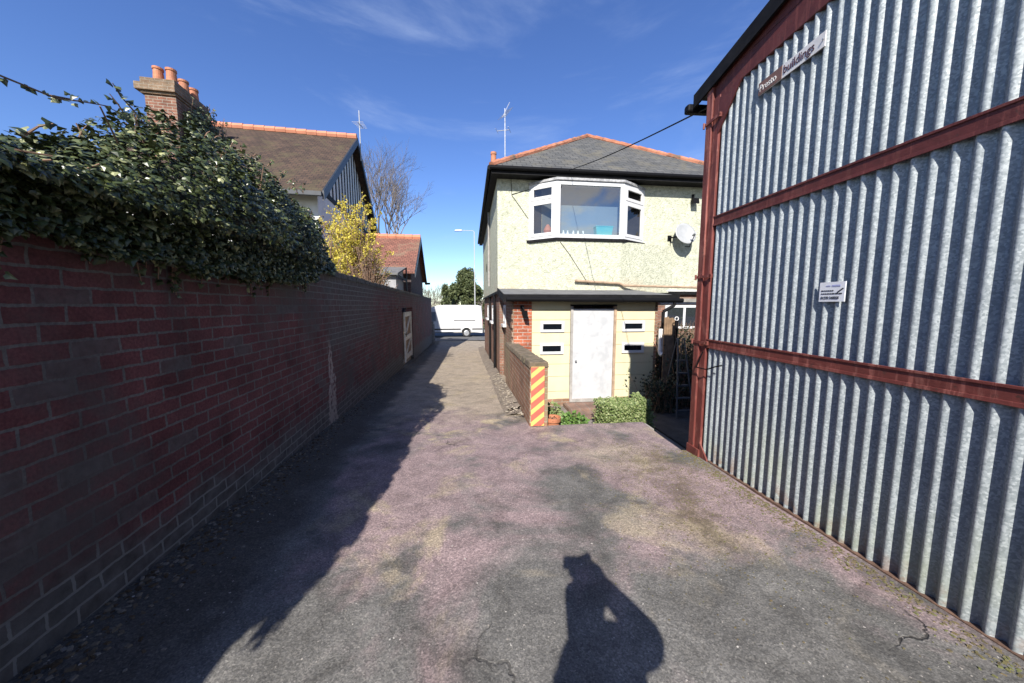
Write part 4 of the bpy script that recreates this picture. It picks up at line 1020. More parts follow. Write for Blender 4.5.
aerial('tv_aerial', 'thin tv aerial on the hipped slate roof by its chimney pot', 'hs', (1.24, 12.0, 5.3), 2.62, [(2.30, (.35, .3, .8), .75), (1.95, (-.9, .3, 0), .45)], [6, 2], M['steel'], .85)

# ------------------------------------------------------------------ LEAN-TO
le = T('lean_to', 'cream boarded lean-to with white door below the bay window', 'outbuilding', 'hs', (2.6, 8.2, -.66))
LT = 7.35; LZ = -.66; L0, L1, LP = .95, 4.17, 1.33
mb = MB(); mb.box(L0, L0+.22, LT+.225, HF, -1.0, 1.62); le.part('side_wall', mb, M['brick_mossy'])
mb = MB(); mb.box(L0, LP, LT, LT+.22, -1.0, 1.62); le.part('brick_pier', mb, M['brick_orange'])
mb = MB(); mb.box(L0-.03, L0-.002, LT+.0, LT+.36, -.9, 1.55)
for i in range(12): mb.box(L0-.05, L0-.031, LT+.02, LT+.20+.12*(i % 2), -.7+i*.19, -.7+i*.19+.105)
le.part('quoins', mb, M['brick_mossy'])
D0, D1, DZ = 2.26, 3.19, 1.44
bd = [LZ + .26, -.40+.0, .05, .28, .50, .73, .95, 1.18, 1.41]
mb = MB()
zlist = [LZ+.02, -.42, -.08, .20, .62, .90, 1.18, 1.40]
for o0, o1 in ((LP, D0-.062), (D1+.062, L1)):
    for z0, z1 in zip(zlist, zlist[1:]): mb.box(o0, o1, LT+.04, LT+.06, z0+.004, z1-.004)
    mb.box(o0+.002, o1-.002, LT+.061, LT+.075, LZ+.08, 1.60)
    mb.box(o0, o1, LT+.035, LT+.06, 1.404, 1.60)
mb.box(D0-.0615, D1+.0615, LT+.037, LT+.06, DZ+.076, 1.60)
le.part('boarding', mb, M['yellow'], bevel=.003)
dr = le.part('door', MB().box(D0, D1, LT+.028, LT+.058, LZ+.06, DZ-.02), M['white_door'], label='flat white flush door')
mb = MB(); mb.box(D0-.06, D0-.003, LT+.0, LT+.08, LZ, DZ+.04); mb.box(D0-.06, D1+.06, LT+.002, LT+.03, LZ-.01, LZ+.055); le.part('frame', mb, M['grey_frame'], dr)
mb = MB(); mb.box(D1+.003, D1+.06, LT+.0, LT+.08, LZ+.06, DZ+.04); le.part('jamb', mb, M['brown_frame'], dr)
mb = MB(); mb.box(D0-.06, D1+.06, LT-.012, LT+.05, DZ+.042, DZ+.075); le.part('drip_bar', mb, M['black_paint'], dr)
mb = MB(); mb.cone((D0+.07, LT+.028, .27), (D0+.07, LT-.02, .27), .018, .022, 10); le.part('handle', mb, M['steel'], dr)
for o0, o1, z0, z1 in ((1.53, 2.06, .912, 1.150), (1.52, 2.05, .425, .670), (3.40, 3.93, .912, 1.150), (3.40, 3.93, .425, .655)):
    window(le, 'window', o0, o1, LT+.04, z0, z1, .058, out=.03)
mb = MB(); mb.box(LP, L1, LT+.03, LT+.075, LZ-.35, LZ+.076); mb.box(L1, L1+.06, LT+.03, HF, LZ-.3, 1.6); le.part('sill_course', mb, M['brick_mossy'])
# roof: shallow felted slope, fascia and gutter
rp = [(.74, 7.24, 1.715), (4.62, 7.24, 1.715), (4.60, HF-.04, 1.955), (.80, HF-.04, 1.955)]
mb = MB(); mb.hexa([(x, y, z-.05) for x, y, z in rp], rp); rf2 = le.part('roof', mb, M['felt'])
mb = MB(); mb.box(.72, 4.64, 7.215, 7.238, 1.58, 1.73); mb.hexa([(.70, 7.24, 1.56), (.72, 7.24, 1.56), (.78, HF-.05, 1.80), (.76, HF-.05, 1.80)], [(.70, 7.24, 1.73), (.72, 7.24, 1.73), (.78, HF-.05, 1.97), (.76, HF-.05, 1.97)]); mb.box(.74, 4.62, 7.24, LT+.03, 1.585, 1.605)
le.part('fascia', mb, M['black_paint'])
mb = MB(); mb.cone((.76, 7.165, 1.625), (4.68, 7.165, 1.605), .05, .05, 12); le.part('gutter', mb, M['black_plastic'], smooth=False)
mb = MB(); mb.tube([(4.50, 7.165, 1.58), (4.50, 7.18, 1.50), (4.27, 7.22, 1.36), (4.27, 7.22, -.5)], .036, 10); mb.cone((4.27, 7.22, .95), (4.27, 7.22, 1.02), .048, .048, 10)
le.part('downpipe', mb, M['black_paint'])
mb = MB(); mb.tube([(4.20, 7.16, .98), (4.20, 7.16, .45), (4.22, 7.1, .40)], .05, 10); le.part('waste_pipe', mb, M['old_white'])
window(le, 'window', 9.0, 9.5, L0, 1.0, 1.50, .07, 'y', label='narrow white window in the brick side of the lean-to')
mb = MB(); mb.box(L0-.09, L0-.001, 8.95, 9.55, .93, .998); le.part('sill', mb, M['upvc'])
ligh = T('wall_lamp', 'black lantern on the red brick pier under the lean-to gutter', 'lamp', 'hs', (1.14, LT, 1.3))
ligh.part('bracket', MB().tube([(1.12, LT-.001, 1.44), (1.12, LT-.1, 1.46), (1.14, LT-.14, 1.40)], .014, 6).box(1.08, 1.16, LT-.016, LT-.001, 1.38, 1.5), M['black_plastic'])
ligh.part('lamp_head', MB().hexa([(1.13, LT-.20, 1.24), (1.22, LT-.20, 1.22), (1.22, LT-.10, 1.22), (1.13, LT-.10, 1.24)], [(1.08, LT-.21, 1.40), (1.2, LT-.21, 1.39), (1.2, LT-.08, 1.39), (1.08, LT-.08, 1.40)]), M['black_plastic'])
mb = MB(); mb.box(2.05, 3.0, 6.85, LT-.004, YZ, LZ-.012); mb.box(2.05, 3.0, 6.4, 6.845, YZ, YZ+.04)
solo('door_step', 'worn brick step in front of the white door', 'step', 'hs', (2.4, 7, YZ), mb, M['patio'], bevel=.008)

# ------------------------------------------------------------------ GARDEN WALL with hazard board
gw = T('garden_wall', 'low lichened brick wall beside the lane ending in a striped board', 'wall', 'h', (.87, 5.7, -.3))
mb = MB()
tt = [4.25 + i*.3 for i in range(11)]
def top_(t): return .70 - .02*(t-4.25) + .02*noise.noise(Vector((t*1.5, 1, 1)))
for a, b in zip(tt, tt[1:]):
    b = min(b, 7.34)
    bt0 = [(.75, a), (.985, a), (.985, b), (.75, b)]
    mb.hexa([(x, y, -1.0) for x, y in bt0], [(x, y, top_(y)) for x, y in bt0])
gw.part('brickwork', mb, M['brick_mossy'])
mb = MB(); rnd = random.Random(9); t = 4.25
while t < 7.2:
    j = rnd.uniform(-.004, .004); z = top_(t)
    mb.hexa([(.738+j, t, z+.004), (.997+j, t, z+.004), (.997+j, t+.104, z+.004), (.738+j, t+.104, z+.004)], [(.752+j, t+.001, z+.08+j), (.983+j, t+.001, z+.08+j), (.983+j, t+.103, z+.08+j), (.752+j, t+.103, z+.08+j)]); t += .107
gw.part('coping', mb, M['coping_moss'], bevel=.01)
hb = T('hazard_board', 'red and yellow diagonal striped board on the end of the low garden wall', 'sign', 'h', (.86, 4.24, -.05))
x0, x1, z0, z1 = .764, .935, -.045, .725
hb.part('board', MB().box(x0, x1, 4.232, 4.246, z0, z1), M['yellow_sign'])
mb = MB(); S = .232; sp_ = .085
def clip_stripe(c):         # stripe between lines z = c + slope*(x-x0) and + w, clipped to the board
    slope = .80; wv = .088
    pts = [(x0, c), (x1, c+slope*(x1-x0)), (x1, c+slope*(x1-x0)+wv), (x0, c+wv)]
    def clip(poly, f):
        out = []
        for i in range(len(poly)):
            a, b = poly[i], poly[(i+1) % len(poly)]; fa, fb = f(a), f(b)
            if fa >= 0: out.append(a)
            if fa*fb < 0: k = fa/(fa-fb); out.append((a[0]+(b[0]-a[0])*k, a[1]+(b[1]-a[1])*k))
        return out
    pts = clip(pts, lambda p: p[1]-z0-.003); pts = clip(pts, lambda p: z1-.003-p[1]) if pts else pts
    return pts
c = z0-.26
while c < z1:
    p = clip_stripe(c)
    if len(p) > 2: mb.prism([(x, 4.2285, z) for x, z in p], (0, .002, 0))
    c += .158
hb.part('stripes', mb, M['red_sign'])

# ------------------------------------------------------------------ yard planting
def foliage_box(rnd, n, x0, x1, y0, y1, z0, z1, s0, s1, shape=None):
    mb = MB()
    for _ in range(n):
        u, v, w_ = rnd.random(), rnd.random(), rnd.random()
        f = rnd.choice('tttfffflr')
        if f == 't': w_ = 1-.15*rnd.random()**2
        if f == 'f': v = .15*rnd.random()**2
        if f == 'l': u = .08*rnd.random()
        if f == 'r': u = 1-.08*rnd.random()
        p = Vector((x0+(x1-x0)*u, y0+(y1-y0)*v, z0+(z1-z0)*w_))
        if shape: p = shape(p, u, v, w_)
        p += rvec(rnd)*(.015 if rnd.random() < .85 else .045)
        simple_leaf(mb, p, Vector((0, -.8, .9)) + rvec(rnd)*.9, rvec(rnd)+Vector((0, 0, .4)), rnd.uniform(s0, s1))
    return mb
rnd = random.Random(21)
hd = T('box_hedge', 'low clipped pale green hedge in front of the lean-to window', 'hedge', 'h', (2.55, 5.45, YW))
def hshape(p, u, v, w_):
    k = sstep(.72, .86, u)*(1-sstep(.9, 1.0, u)); p.z += .08*k*w_ - .22*w_*sstep(.88, 1, u); p.z += .02*noise.noise(p*5)
    return p
hd.part('foliage', foliage_box(rnd, 7500, 2.13, 2.98, 5.2, 5.65, YW+.02, -.125, .022, .045, hshape), M['hedge_leaf'])
mb = MB()
for i in range(40):
    x, y = rnd.uniform(2.15, 2.95), rnd.uniform(5.25, 5.65); mb.tube([(x, y, YW), (x+rnd.uniform(-.06, .06), y, YW+.26), (x+rnd.uniform(-.1, .1), y, YW+.48)], .006, 5, .003)
hd.part('stems', mb, M['stem_brown'])
# little ledge with pot and plants behind the forecourt edge
mb = MB(); mb.box(1.0, 1.62, TE+.0, TE+.62, YW, -.235); solo('planter_ledge', 'low brick ledge under the terracotta pot', 'ledge', 'h', (1.3, TE+.3, YW), mb, M['patio'], bevel=.006)
pt = T('flower_pot', 'terracotta pot of dry soil beside the striped wall end', 'plant pot', 'h', (1.10, TE+.16, -.235))
pt.part('pot', MB().lathe((1.10, TE+.16, -.235), [(.075, 0), (.09, .17), (.092, .18), (.105, .18), (.108, .235), (.095, .235), (.09, .20), (.0, .195)], 24), M['terracotta'], smooth=False)
mb = MB()
for i in range(60):
    a = rnd.uniform(0, 6.28); r_ = .085*math.sqrt(rnd.random()); p = Vector((1.10+r_*math.cos(a), TE+.16+r_*math.sin(a), -.035)); simple_leaf(mb, p, Vector((0, 0, 1))+rvec(rnd)*.8, rvec(rnd), rnd.uniform(.02, .04))
pt.part('dry_leaves', mb, M['litter'])
def leafy(name, label, cx, cy, cz, rx, ry, h, n, s, mat='plant_leaf'):
    pl = T(name, label, 'plant', 'h', (cx, cy, cz)); mb = MB(); st = MB()
    for i in range(n):
        a = rnd.uniform(0, 6.28); r_ = math.sqrt(rnd.random()); d = rnd.random()
        tip = Vector((cx+rx*r_*math.cos(a), cy+ry*r_*math.sin(a), cz+h*(.25+.75*d)*(1-.45*r_*r_)))
        if i % 6 == 0: st.tube([(cx+.3*rx*math.cos(a), cy+.3*ry*math.sin(a), cz), tip], .004, 4, .002)
        simple_leaf(mb, tip, Vector((math.cos(a)*.5, -.5, .8))+rvec(rnd)*.7, Vector((math.cos(a), math.sin(a), .2))+rvec(rnd)*.5, s*rnd.uniform(.6, 1.3))
    pl.part('stems', st, M['stem_brown']); pl.part('leaves', mb, M[mat])
leafy('leafy_plant', 'bright green leafy plant to the right of the terracotta pot', 1.42, TE+.34, -.235, .22, .16, .22, 420, .05)
leafy('dark_plant', 'darker green plant between the pot and the lean-to boards', 1.16, TE+.46, -.235, .14, .1, .36, 300, .05, 'hedge_leaf')
# shady corner: fence panel, vent pipe, brambles, stepladder
fp = T('fence_panel', 'brown timber screen beside the drainpipe in the shady corner', 'fence', 'hs', (4.32, 7.05, YZ))
mb = MB()
for i in range(5): mb.box(4.19+i*.052, 4.238+i*.052, 7.02, 7.04, YZ+.02, 1.24+.02*(i % 2)-.01*i)
fp.part('boards', mb, M['brown_timber']); fp.part('rail', MB().box(4.19, 4.45, 7.042, 7.08, .8, .88), M['brown_timber']); fp.part('rail', MB().box(4.19, 4.45, 7.042, 7.08, -.2, -.12), M['brown_timber'])
vp = T('vent_pipe', 'thin black soil pipe with pale ring top beside the timber screen', 'pipe', 'hs', (4.36, 6.85, YZ))
vp.part('pipe', MB().cone((4.36, 6.85, YZ), (4.36, 6.85, 1.18), .035, .035, 10), M['black_plastic'])
mb = MB(); K = 14
for i in range(K):
    a, b = 2*math.pi*i/K, 2*math.pi*(i+1)/K; mb.cone((4.36+.04*math.cos(a), 6.85, 1.215+.04*math.sin(a)), (4.36+.04*math.cos(b), 6.85, 1.215+.04*math.sin(b)),   .009, .009, 6)
vp.part('ring', mb, M['old_white'])
lad = T('stepladder', 'grey stepladder standing in the dark corner behind the garage', 'ladder', 'hs', (4.3, 6.3, YZ))
for x in (4.02, 4.38):
    lad.part('leg', MB().tube([(x, 6.15, YZ), (x*.35+4.20*.65, 6.42, .85)], .016, 6), M['ladder'])
    lad.part('leg', MB().tube([(x, 6.75, YZ), (x*.35+4.20*.65, 6.46, .84)], .012, 6), M['ladder'])
for i in range(5):
    k = (i+.7)/6; xa = 4.02+(.117)*k; xb = 4.38-.117*k; y = 6.15+.27*k; z = YZ+1.47*k; lad.part('tread', MB().box(xa, xb, y-.01, y+.07, z-.012, z+.012), M['ladder'])
def bramble(name, label, x0, x1, y0, y1, h, n, cx):
    b = T(name, label, 'shrub', 'hs', (cx, (y0+y1)/2, YZ)); mb = MB(); st = MB()
    for i in range(n//22):
        x, y = rnd.uniform(x0, x1), rnd.uniform(y0, y1); H = h*rnd.uniform(.5, 1.02); e = Vector((x+rnd.uniform(-.4, .4), y+rnd.uniform(-.3, .2), YZ+H)); p0 = Vector((x, y, YZ)); pm = (p0+e)/2 + Vector((rnd.uniform(-.1, .1), 0, .15))
        st.tube([p0, pm, e], .006, 4, .003)
        for j in range(22):
            k = rnd.random(); q = p0.lerp(pm, k*2) if k < .5 else pm.lerp(e, k*2-1)
            simple_leaf(mb, q+rvec(rnd)*.08, Vector((0, -.6, .6))+rvec(rnd), rvec(rnd), rnd.uniform(.03, .07))
    b.part('stems', st, M['stem_brown']); b.part('leaves', mb, M['dark_leaf'])
bramble('bramble', 'dark tangled bramble in the shade between the hedge and the vent pipe', 3.75, 4.2, 6.5, 7.0, .8, 1500, 4.0)
bramble('climbing_shrub', 'tall dark climbing shrub against the house beside the garage post', 4.35, 6.4, 6.6, 8.8, 1.85, 15000, 5.6)

# overhead cable from the house eaves to the garage
mb = MB(); a = place((2.62, et0-.06, 5.0), 'hs'); b = to_world(2.13, 3.285, 3.36, 'g')
pts = [a.lerp(b, i/12) - Vector((0, 0, .05*math.sin(math.pi*i/12))) for i in range(13)]
mb.tube(pts, .008, 6); o = mesh_obj('overhead_cable', mb, M['black_plastic'], None, tuple(a)); o.location = a
tag(o, 'black overhead cable from the slate roof eaves to the garage corner', 'cable')

# ------------------------------------------------------------------ GABLED HOUSE (left, behind the wall)
lh = T('gabled_house', 'tall house with brown tiled roof and half timbered gable behind the ivy', 'house', 'ls', (-6.6, 16.4, -.4))
GX = -3.68; y0, ya, y1 = 11.5, 16.42, 21.3; ze, za_ = 4.86, 8.52
pitch_l = (za_-ze)/(ya-y0)
mb = MB(); mb.box(-9.6, GX, y0+.45, y1-.45, -1.0, ze+.2); lh.part('rendered_wall', mb, M['white_render'])
mb = MB(); mb.prism([(GX-.3, y0+.45, ze+.202), (GX-.3, y1-.45, ze+.202), (GX-.3, ya, za_-.12)], (.30, 0, 0))
gp = lh.part('gable_panel', mb, M['white_render'])
mb = MB(); y = y0+.75
while y < y1-.7:
    zt_ = ze+.35 + (min(y-y0, y1-y)-.45)*pitch_l*.97
    mb.box(GX+.002, GX+.016, y, y+.12, ze+.36, max(ze+.5, zt_-.05)); y += .42
mb.box(GX+.002, GX+.02, y0+.5, y1-.5, ze+.18, ze+.355)
lh.part('timber_framing', mb, M['black_paint'], gp)
ov = .28
def slab(mb, xa, xb, ya0, za0, ya1, za1, th):
    mb.hexa([(xa, ya0, za0-th), (xb, ya0, za0-th), (xb, ya1, za1-th), (xa, ya1, za1-th)], [(xa, ya0, za0), (xb, ya0, za0), (xb, ya1, za1), (xa, ya1, za1)])
mb = MB(); slab(mb, -9.9, GX+ov, y0, ze, ya, za_, .09)
mb.hexa([(-9.9, ya, za_-.09), (GX+ov, ya, za_-.09), (GX+ov, y1, ze-.09), (-9.9, y1, ze-.09)], [(-9.9, ya, za_), (GX+ov, ya, za_), (GX+ov, y1, ze), (-9.9, y1, ze)])
rf3 = lh.part('roof', mb, M['brown_tile'])
ridge_run((-9.9, ya, za_+.04), (GX+ov+.02, ya, za_+.04), M['ridge_clean'], rf3, lh, 17, .13)
mb = MB(); x = GX+ov+.002
mb.prism([(x, y0-.02, ze-.28), (x, ya, za_-.24), (x, ya, za_+.03), (x, y0-.02, ze+.01)], (.05, 0, 0)); mb.prism([(x, y1+.02, ze-.28), (x, ya+.003, za_-.24), (x, ya+.003, za_+.03), (x, y1+.02, ze+.01)], (.05, 0, 0))
lh.part('bargeboard', mb, M['blue_black'])
mb = MB(); mb.box(-9.9, GX+ov, y0-.12, y0-.005, ze-.16, ze-.04); lh.part('gutter', mb, M['blue_black'])
window(lh, 'window', -5.2, -4.3, y0+.45, 3.3, 4.4, .08)
window(lh, 'window', -8.3, -7.0, y0+.45, 3.3, 4.4, .08, mull=1)
# chimney stack
cx0, cx1, cy0, cy1 = -8.60, -7.80, 13.0, 14.5
st_ = lh.part('chimney', MB().box(cx0, cx1, cy0, cy1, 5.2, 7.80), M['brick_chimney'])
mb = MB(); mb.box(cx0-.07, cx1+.03, cy0-.05, cy1+.05, 7.802, 7.87); mb.box(cx0-.18, cx1+.06, cy0-.12, cy1+.1, 7.872, 8.08); mb.box(cx0-.06, cx1+.03, cy0-.05, cy1+.05, 8.082, 8.25)
lh.part('chimney_cap', mb, M['brick_cap'], st_, bevel=.012)
for px_, py_ in ((-8.32, 13.2), (-7.98, 13.2), (-8.0, 13.75), (-8.0, 14.2)):
    lh.part('chimney_pot', MB().lathe((px_, py_, 8.252), [(.14, 0), (.135, .06), (.118, .34), (.138, .35), (.138, .41), (.11, .41), (.10, .2)], 18), M['terracotta'], st_, smooth=False)
civ = T('chimney_ivy', 'dark ivy clambering over the far side of the big chimney', 'ivy', 'ls', (-7.6, 14, 6.8))
mb = MB(); st = MB(); rnd = random.Random(31)
for i in range(1500):
    y = rnd.uniform(13.2, 15.2); zc_ = 7.1 + .75*math.exp(-((y-14.1)/.7)**2)*rnd.random() + rnd.uniform(-.6, .35); xx = -7.78 + abs(rnd.gauss(0, .16))
    ivy_leaf(mb, Vector((xx, y, zc_)), Vector((1, -.5, .4))+rvec(rnd)*.8, Vector((0, 0, -1))+rvec(rnd)*.6, rnd.uniform(.06, .13), rnd)
for i in range(22):
    y = rnd.uniform(13.4, 14.9); p0 = Vector((-7.77, y, 6.7)); p1 = Vector((-7.7+rnd.uniform(0, .4), y+rnd.uniform(-.2, .6), 7.5+rnd.uniform(-.2, .75))); st.tube([p0, (p0+p1)/2+rvec(rnd)*.06, p1], .014, 5, .005)
    for j in range(14): ivy_leaf(mb, p0.lerp(p1, rnd.random())+rvec(rnd)*.06, Vector((1, -.5, .4))+rvec(rnd), rvec(rnd), rnd.uniform(.06, .11), rnd)
civ.part('stems', st, M['stem_brown']); civ.part('leaves', mb, M['ivy_leaf'])
aerial('tv_aerial', 'pale tv aerial at the tip of the half timbered gable', 'ls', (GX+.35, ya+.35, za_-.75), 2.05, [(1.5, (.2, .95, .0), .55)], [6], M['lamp_grey'], 1.0)

# ------------------------------------------------------------------ SMALL RED ROOFED OUTBUILDING
ob = T('outbuilding', 'small red tiled gabled outbuilding rising behind the far brick wall', 'outbuilding', 'w', (-4, 18.5, -.9))
ox = -1.95; b0, ba, b1 = 15.9, 19.0, 22.1; be, bz = 2.95, 4.98
mb = MB(); mb.box(-6, ox, b0+.3, b1-.3, -1.6, be+.1); mb.prism([(ox-.25, b0+.3, be+.102), (ox-.25, b1-.3, be+.102), (ox-.25, ba, bz-.1)], (.249, 0, 0)); ob.part('wall', mb, M['wall_brick'])
mb = MB(); mb.hexa([(-6.2, b0, be-.07), (ox+.2, b0, be-.07), (ox+.2, ba, bz-.07), (-6.2, ba, bz-.07)], [(-6.2, b0, be), (ox+.2, b0, be), (ox+.2, ba, bz), (-6.2, ba, bz)])
mb.hexa([(-6.2, ba, bz-.07), (ox+.2, ba, bz-.07), (ox+.2, b1, be-.07), (-6.2, b1, be-.07)], [(-6.2, ba, bz), (ox+.2, ba, bz), (ox+.2, b1, be), (-6.2, b1, be)])
rf4 = ob.part('roof', mb, M['red_tile']); ridge_run((-6.2, ba, bz+.03), (ox+.22, ba, bz+.03), M['ridge_clean'], rf4, ob, 11, .14)
mb = MB(); x = ox+.202
mb.prism([(x, b0-.02, be-.22), (x, ba, bz-.2), (x, ba, bz+.02), (x, b0-.02, be)], (.04, 0, 0)); mb.prism([(x, b1+.02, be-.22), (x, ba+.003, bz-.2), (x, ba+.003, bz+.02), (x, b1+.02, be)], (.04, 0, 0)); ob.part('bargeboard', mb, M['blue_black'])
mb = MB(); mb.box(ox+.1, ox+.42, b1+.03, b1+.13, be-.18, be-.06); ob.part('gutter', mb, M['black_plastic'])
# grey shed with glazed side between the shrub and the outbuilding
shd = T('grey_shed', 'grey boarded shed with dark edged roof and white glazed side behind the wall', 'shed', 'w', (-2.6, 14, -.7))
mb = MB(); mb.prism([(-2.15, 13.4, -.8), (-2.15, 15.3, -.8), (-2.15, 15.3, 3.0), (-2.15, 13.4, 2.62)], (-.06, 0, 0)); mb.box(-3.1, -2.212, 13.4, 13.46, -.8, 2.62)
shd.part('boarding', mb, M['grey_shed'])
mb = MB(); mb.hexa([(-4.0, 13.2, 2.60), (-2.05, 13.2, 2.60), (-2.05, 15.5, 3.04), (-4.0, 15.5, 3.04)], [(-4.0, 13.2, 2.67), (-2.05, 13.2, 2.67), (-2.05, 15.5, 3.11), (-4.0, 15.5, 3.11)]); shd.part('roof', mb, M['felt'])
window(shd, 'window', -4.0, -3.1, 13.4, 1.6, 2.5, .09, mull=1)
mb = MB(); mb.box(-2.05, -2.02, 13.2, 15.5, 2.5, 2.6); mb.prism([(-2.05, 15.2, 2.1), (-2.05, 15.5, 2.1), (-2.05, 15.5, 3.1), (-2.05, 15.2, 3.05)], (.03, 0, 0)); shd.part('bargeboard', mb, M['black_paint'])

# ------------------------------------------------------------------ YELLOW SHRUB and brown twiggy shrub
def stems_shrub(name, label, cx, cy, cz, h, spread, n, mat_stem, flowers, fmat, seed, fsize=.03, dens=30, fr='w', keep=0):
    rnd = random.Random(seed); s = T(name, label, 'shrub', fr, (cx, cy, cz)); st = MB(); fl_ = MB()
    for i in range(n):
        a = rnd.uniform(0, 6.28); sp_ = spread*rnd.random()**.7; H = h*rnd.uniform(.55, 1.0)*(1-.25*(sp_/spread)**2)
        p0 = Vector((cx+.25*spread*math.cos(a)*rnd.random(), cy+.25*spread*math.sin(a)*rnd.random(), cz))
        p2 = Vector((cx+sp_*math.cos(a), cy+sp_*math.sin(a), cz+H)); p1 = p0.lerp(p2, .55)+Vector((-math.cos(a)*.12, -math.sin(a)*.12, .12*h))
        p3 = p2 + Vector((math.cos(a)*.15, math.sin(a)*.15, rnd.uniform(-.1, .25)))
        st.tube([p0, p1, p2, p3], .014, 4, .004)
        for k in range(3):
            q = p1.lerp(p2, rnd.random()); e = q+rvec(rnd)*.35+Vector((0, 0, .15)); st.tube([q, e], .006, 3, .003)
            for j in range(dens//5):
                if (q.z-cz)/h < keep*rnd.uniform(.8, 1.2): continue
                simple_leaf(fl_, q.lerp(e, rnd.random())+rvec(rnd)*.03, rvec(rnd)+Vector((.2, -.4, .3)), rvec(rnd), fsize*rnd.uniform(.7, 1.4), .4)
        for j in range(dens):
            u = rnd.random()**.8; q = p1.lerp(p2, u*1.4) if u < .72 else p2.lerp(p3, (u-.72)/.28)
            if (q.z-cz)/h < keep*rnd.uniform(.8, 1.2): continue
            simple_leaf(fl_, q+rvec(rnd)*.05, rvec(rnd)+Vector((.2, -.4, .3)), rvec(rnd), fsize*rnd.uniform(.7, 1.4), .4)
    s.part('stems', st, mat_stem)
    if flowers: s.part('blossom', fl_, fmat)
stems_shrub('forsythia_bush', 'yellow flowering shrub over the wall in front of the gabled house', -2.76, 10.2, -.5, 5.0, .95, 165, M['stem_brown'], True, M['petal'], 41, .044, 84, keep=.42)
stems_shrub('forsythia_bush', 'smaller patch of yellow blossom just beyond the end of the ivy', -2.2, 6.7, -.2, 3.0, .34, 60, M['stem_brown'], True, M['petal'], 42, .032, 50)
stems_shrub('twiggy_shrub', 'leafless brown twiggy shrub between the yellow blossom and the red roof', -2.25, 9.6, -.5, 3.6, .62, 240, M['stem_brown'], True, M['litter'], 43, .03, 12)

# ------------------------------------------------------------------ TREES
def bare_tree(name, label, X, Y, zb, h, seed, r0=.22, spread=.42, depth=6, group=None, mat=None, lo=.25):
    rnd = random.Random(seed); tr = T(name, label, 'tree', 'n', (X, Y, zb), group); tk = MB(); cr = MB()
    def grow(p, d, L, r, k):
        n = 2 if k > 0 else 1; q = p
        for i in range(n):
            d = (d + rvec(rnd)*.13 + Vector((0, 0, .05))).normalized(); q2 = q + d*(L/n)
            (tk if k == depth else cr).cone(q, q2, r*(1-.25*i/n), r*(1-.25*(i+1)/n), 7 if k > 3 else (5 if k > 1 else 3), caps=False); q = q2
        if k == 0: return
        for i in range(rnd.choice((2, 3, 3) if k > 1 else (2, 3))):
            ax = rvec(rnd); nd = (d + (ax - d*ax.dot(d)).normalized()*rnd.uniform(.35, .95)*spread*2 + Vector((0, 0, .12))).normalized()
            grow(q - d*(L*.25*rnd.random()*(i > 0)), nd, L*rnd.uniform(.66, .86), r*.62, k-1)
    grow(Vector((X, Y, zb)), Vector((0, 0, 1)), h*lo, r0, depth)
    tr.part('trunk', tk, M['bark']); tr.part('crown', cr, mat or M['twig'])
def P_at(px, Y): return (px-511.5)/346.9*Y
bare_tree('bare_tree', 'tall leafless tree behind the red tiled outbuilding', P_at(399, 33), 33, -1.2, 22.5, 5, .24, .40, 8, lo=.19)
def leaf_tree(name, label, X, Y, zb, h, rad, seed, n, mat, s, conic=0, group=None, lo=.15):
    rnd = random.Random(seed); tr = T(name, label, 'tree', 'n', (X, Y, zb), group); tk = MB(); cr = MB()
    tk.tube([(X, Y, zb), (X+.1, Y, zb+h*.5), (X, Y, zb+h*.92)], .03*h, 8, .02)
    cl = []
    for i in range(34):
        u = rnd.random(); zc = zb + h*(lo + (1-lo)*u); rr = rad*((1-u)**.8 if conic else math.sqrt(max(.05, 1-(2*u-.85)**2)))*rnd.uniform(.55, 1)
        a = rnd.uniform(0, 6.28); c = Vector((X+rr*.75*math.cos(a), Y+rr*.75*math.sin(a), zc)); cl.append((c, rad*rnd.uniform(.2, .38)))
        tk.tube([(X, Y, zc-.12*h*rnd.random()), c], .012*h*.5, 5, .01)
    for i in range(n):
        c, r = rnd.choice(cl); p = c + rvec(rnd)*r*rnd.random()**.4
        simple_leaf(cr, p, rvec(rnd)+Vector((0, -.3, .5)), rvec(rnd), s*rnd.uniform(.6, 1.3), .5)
    tr.part('trunk', tk, M['bark']); tr.part('crown', cr, mat)
leaf_tree('evergreen_tree', 'broad dark evergreen tree behind the white van and lamp post', P_at(466, 62), 62, -1.3, 8.4, 4.0, 51, 24000, M['evergreen'], .28, lo=.05)
leaf_tree('conifer', 'small dark conifer above the roof of the white van', P_at(445, 52), 52, -1.3, 5.8, 1.1, 52, 3000, M['evergreen'], .25, 1)
leaf_tree('evergreen_shrub', 'low dark evergreen standing right of the conifer', P_at(456, 55), 55, -1.3, 4.0, 1.2, 53, 2000, M['evergreen'], .25)
for i, (px, Y, h, sd, lb) in enumerate(((430, 66, 8.0, 61, 'bare grey tree left of the small conifer beyond the street'), (450, 72, 8.5, 62, 'bare grey tree between the conifer and the broad evergreen'), (480, 58, 7.2, 63, 'bare tree beside the lamp post at the house corner'), (438, 60, 6.5, 64, 'low bare tree above the cab end of the van'))):
    bare_tree('bare_tree', lb, P_at(px, Y), Y, -1.3, h, sd, .14, .5, 5, 'bare trees beyond the street', lo=.2)
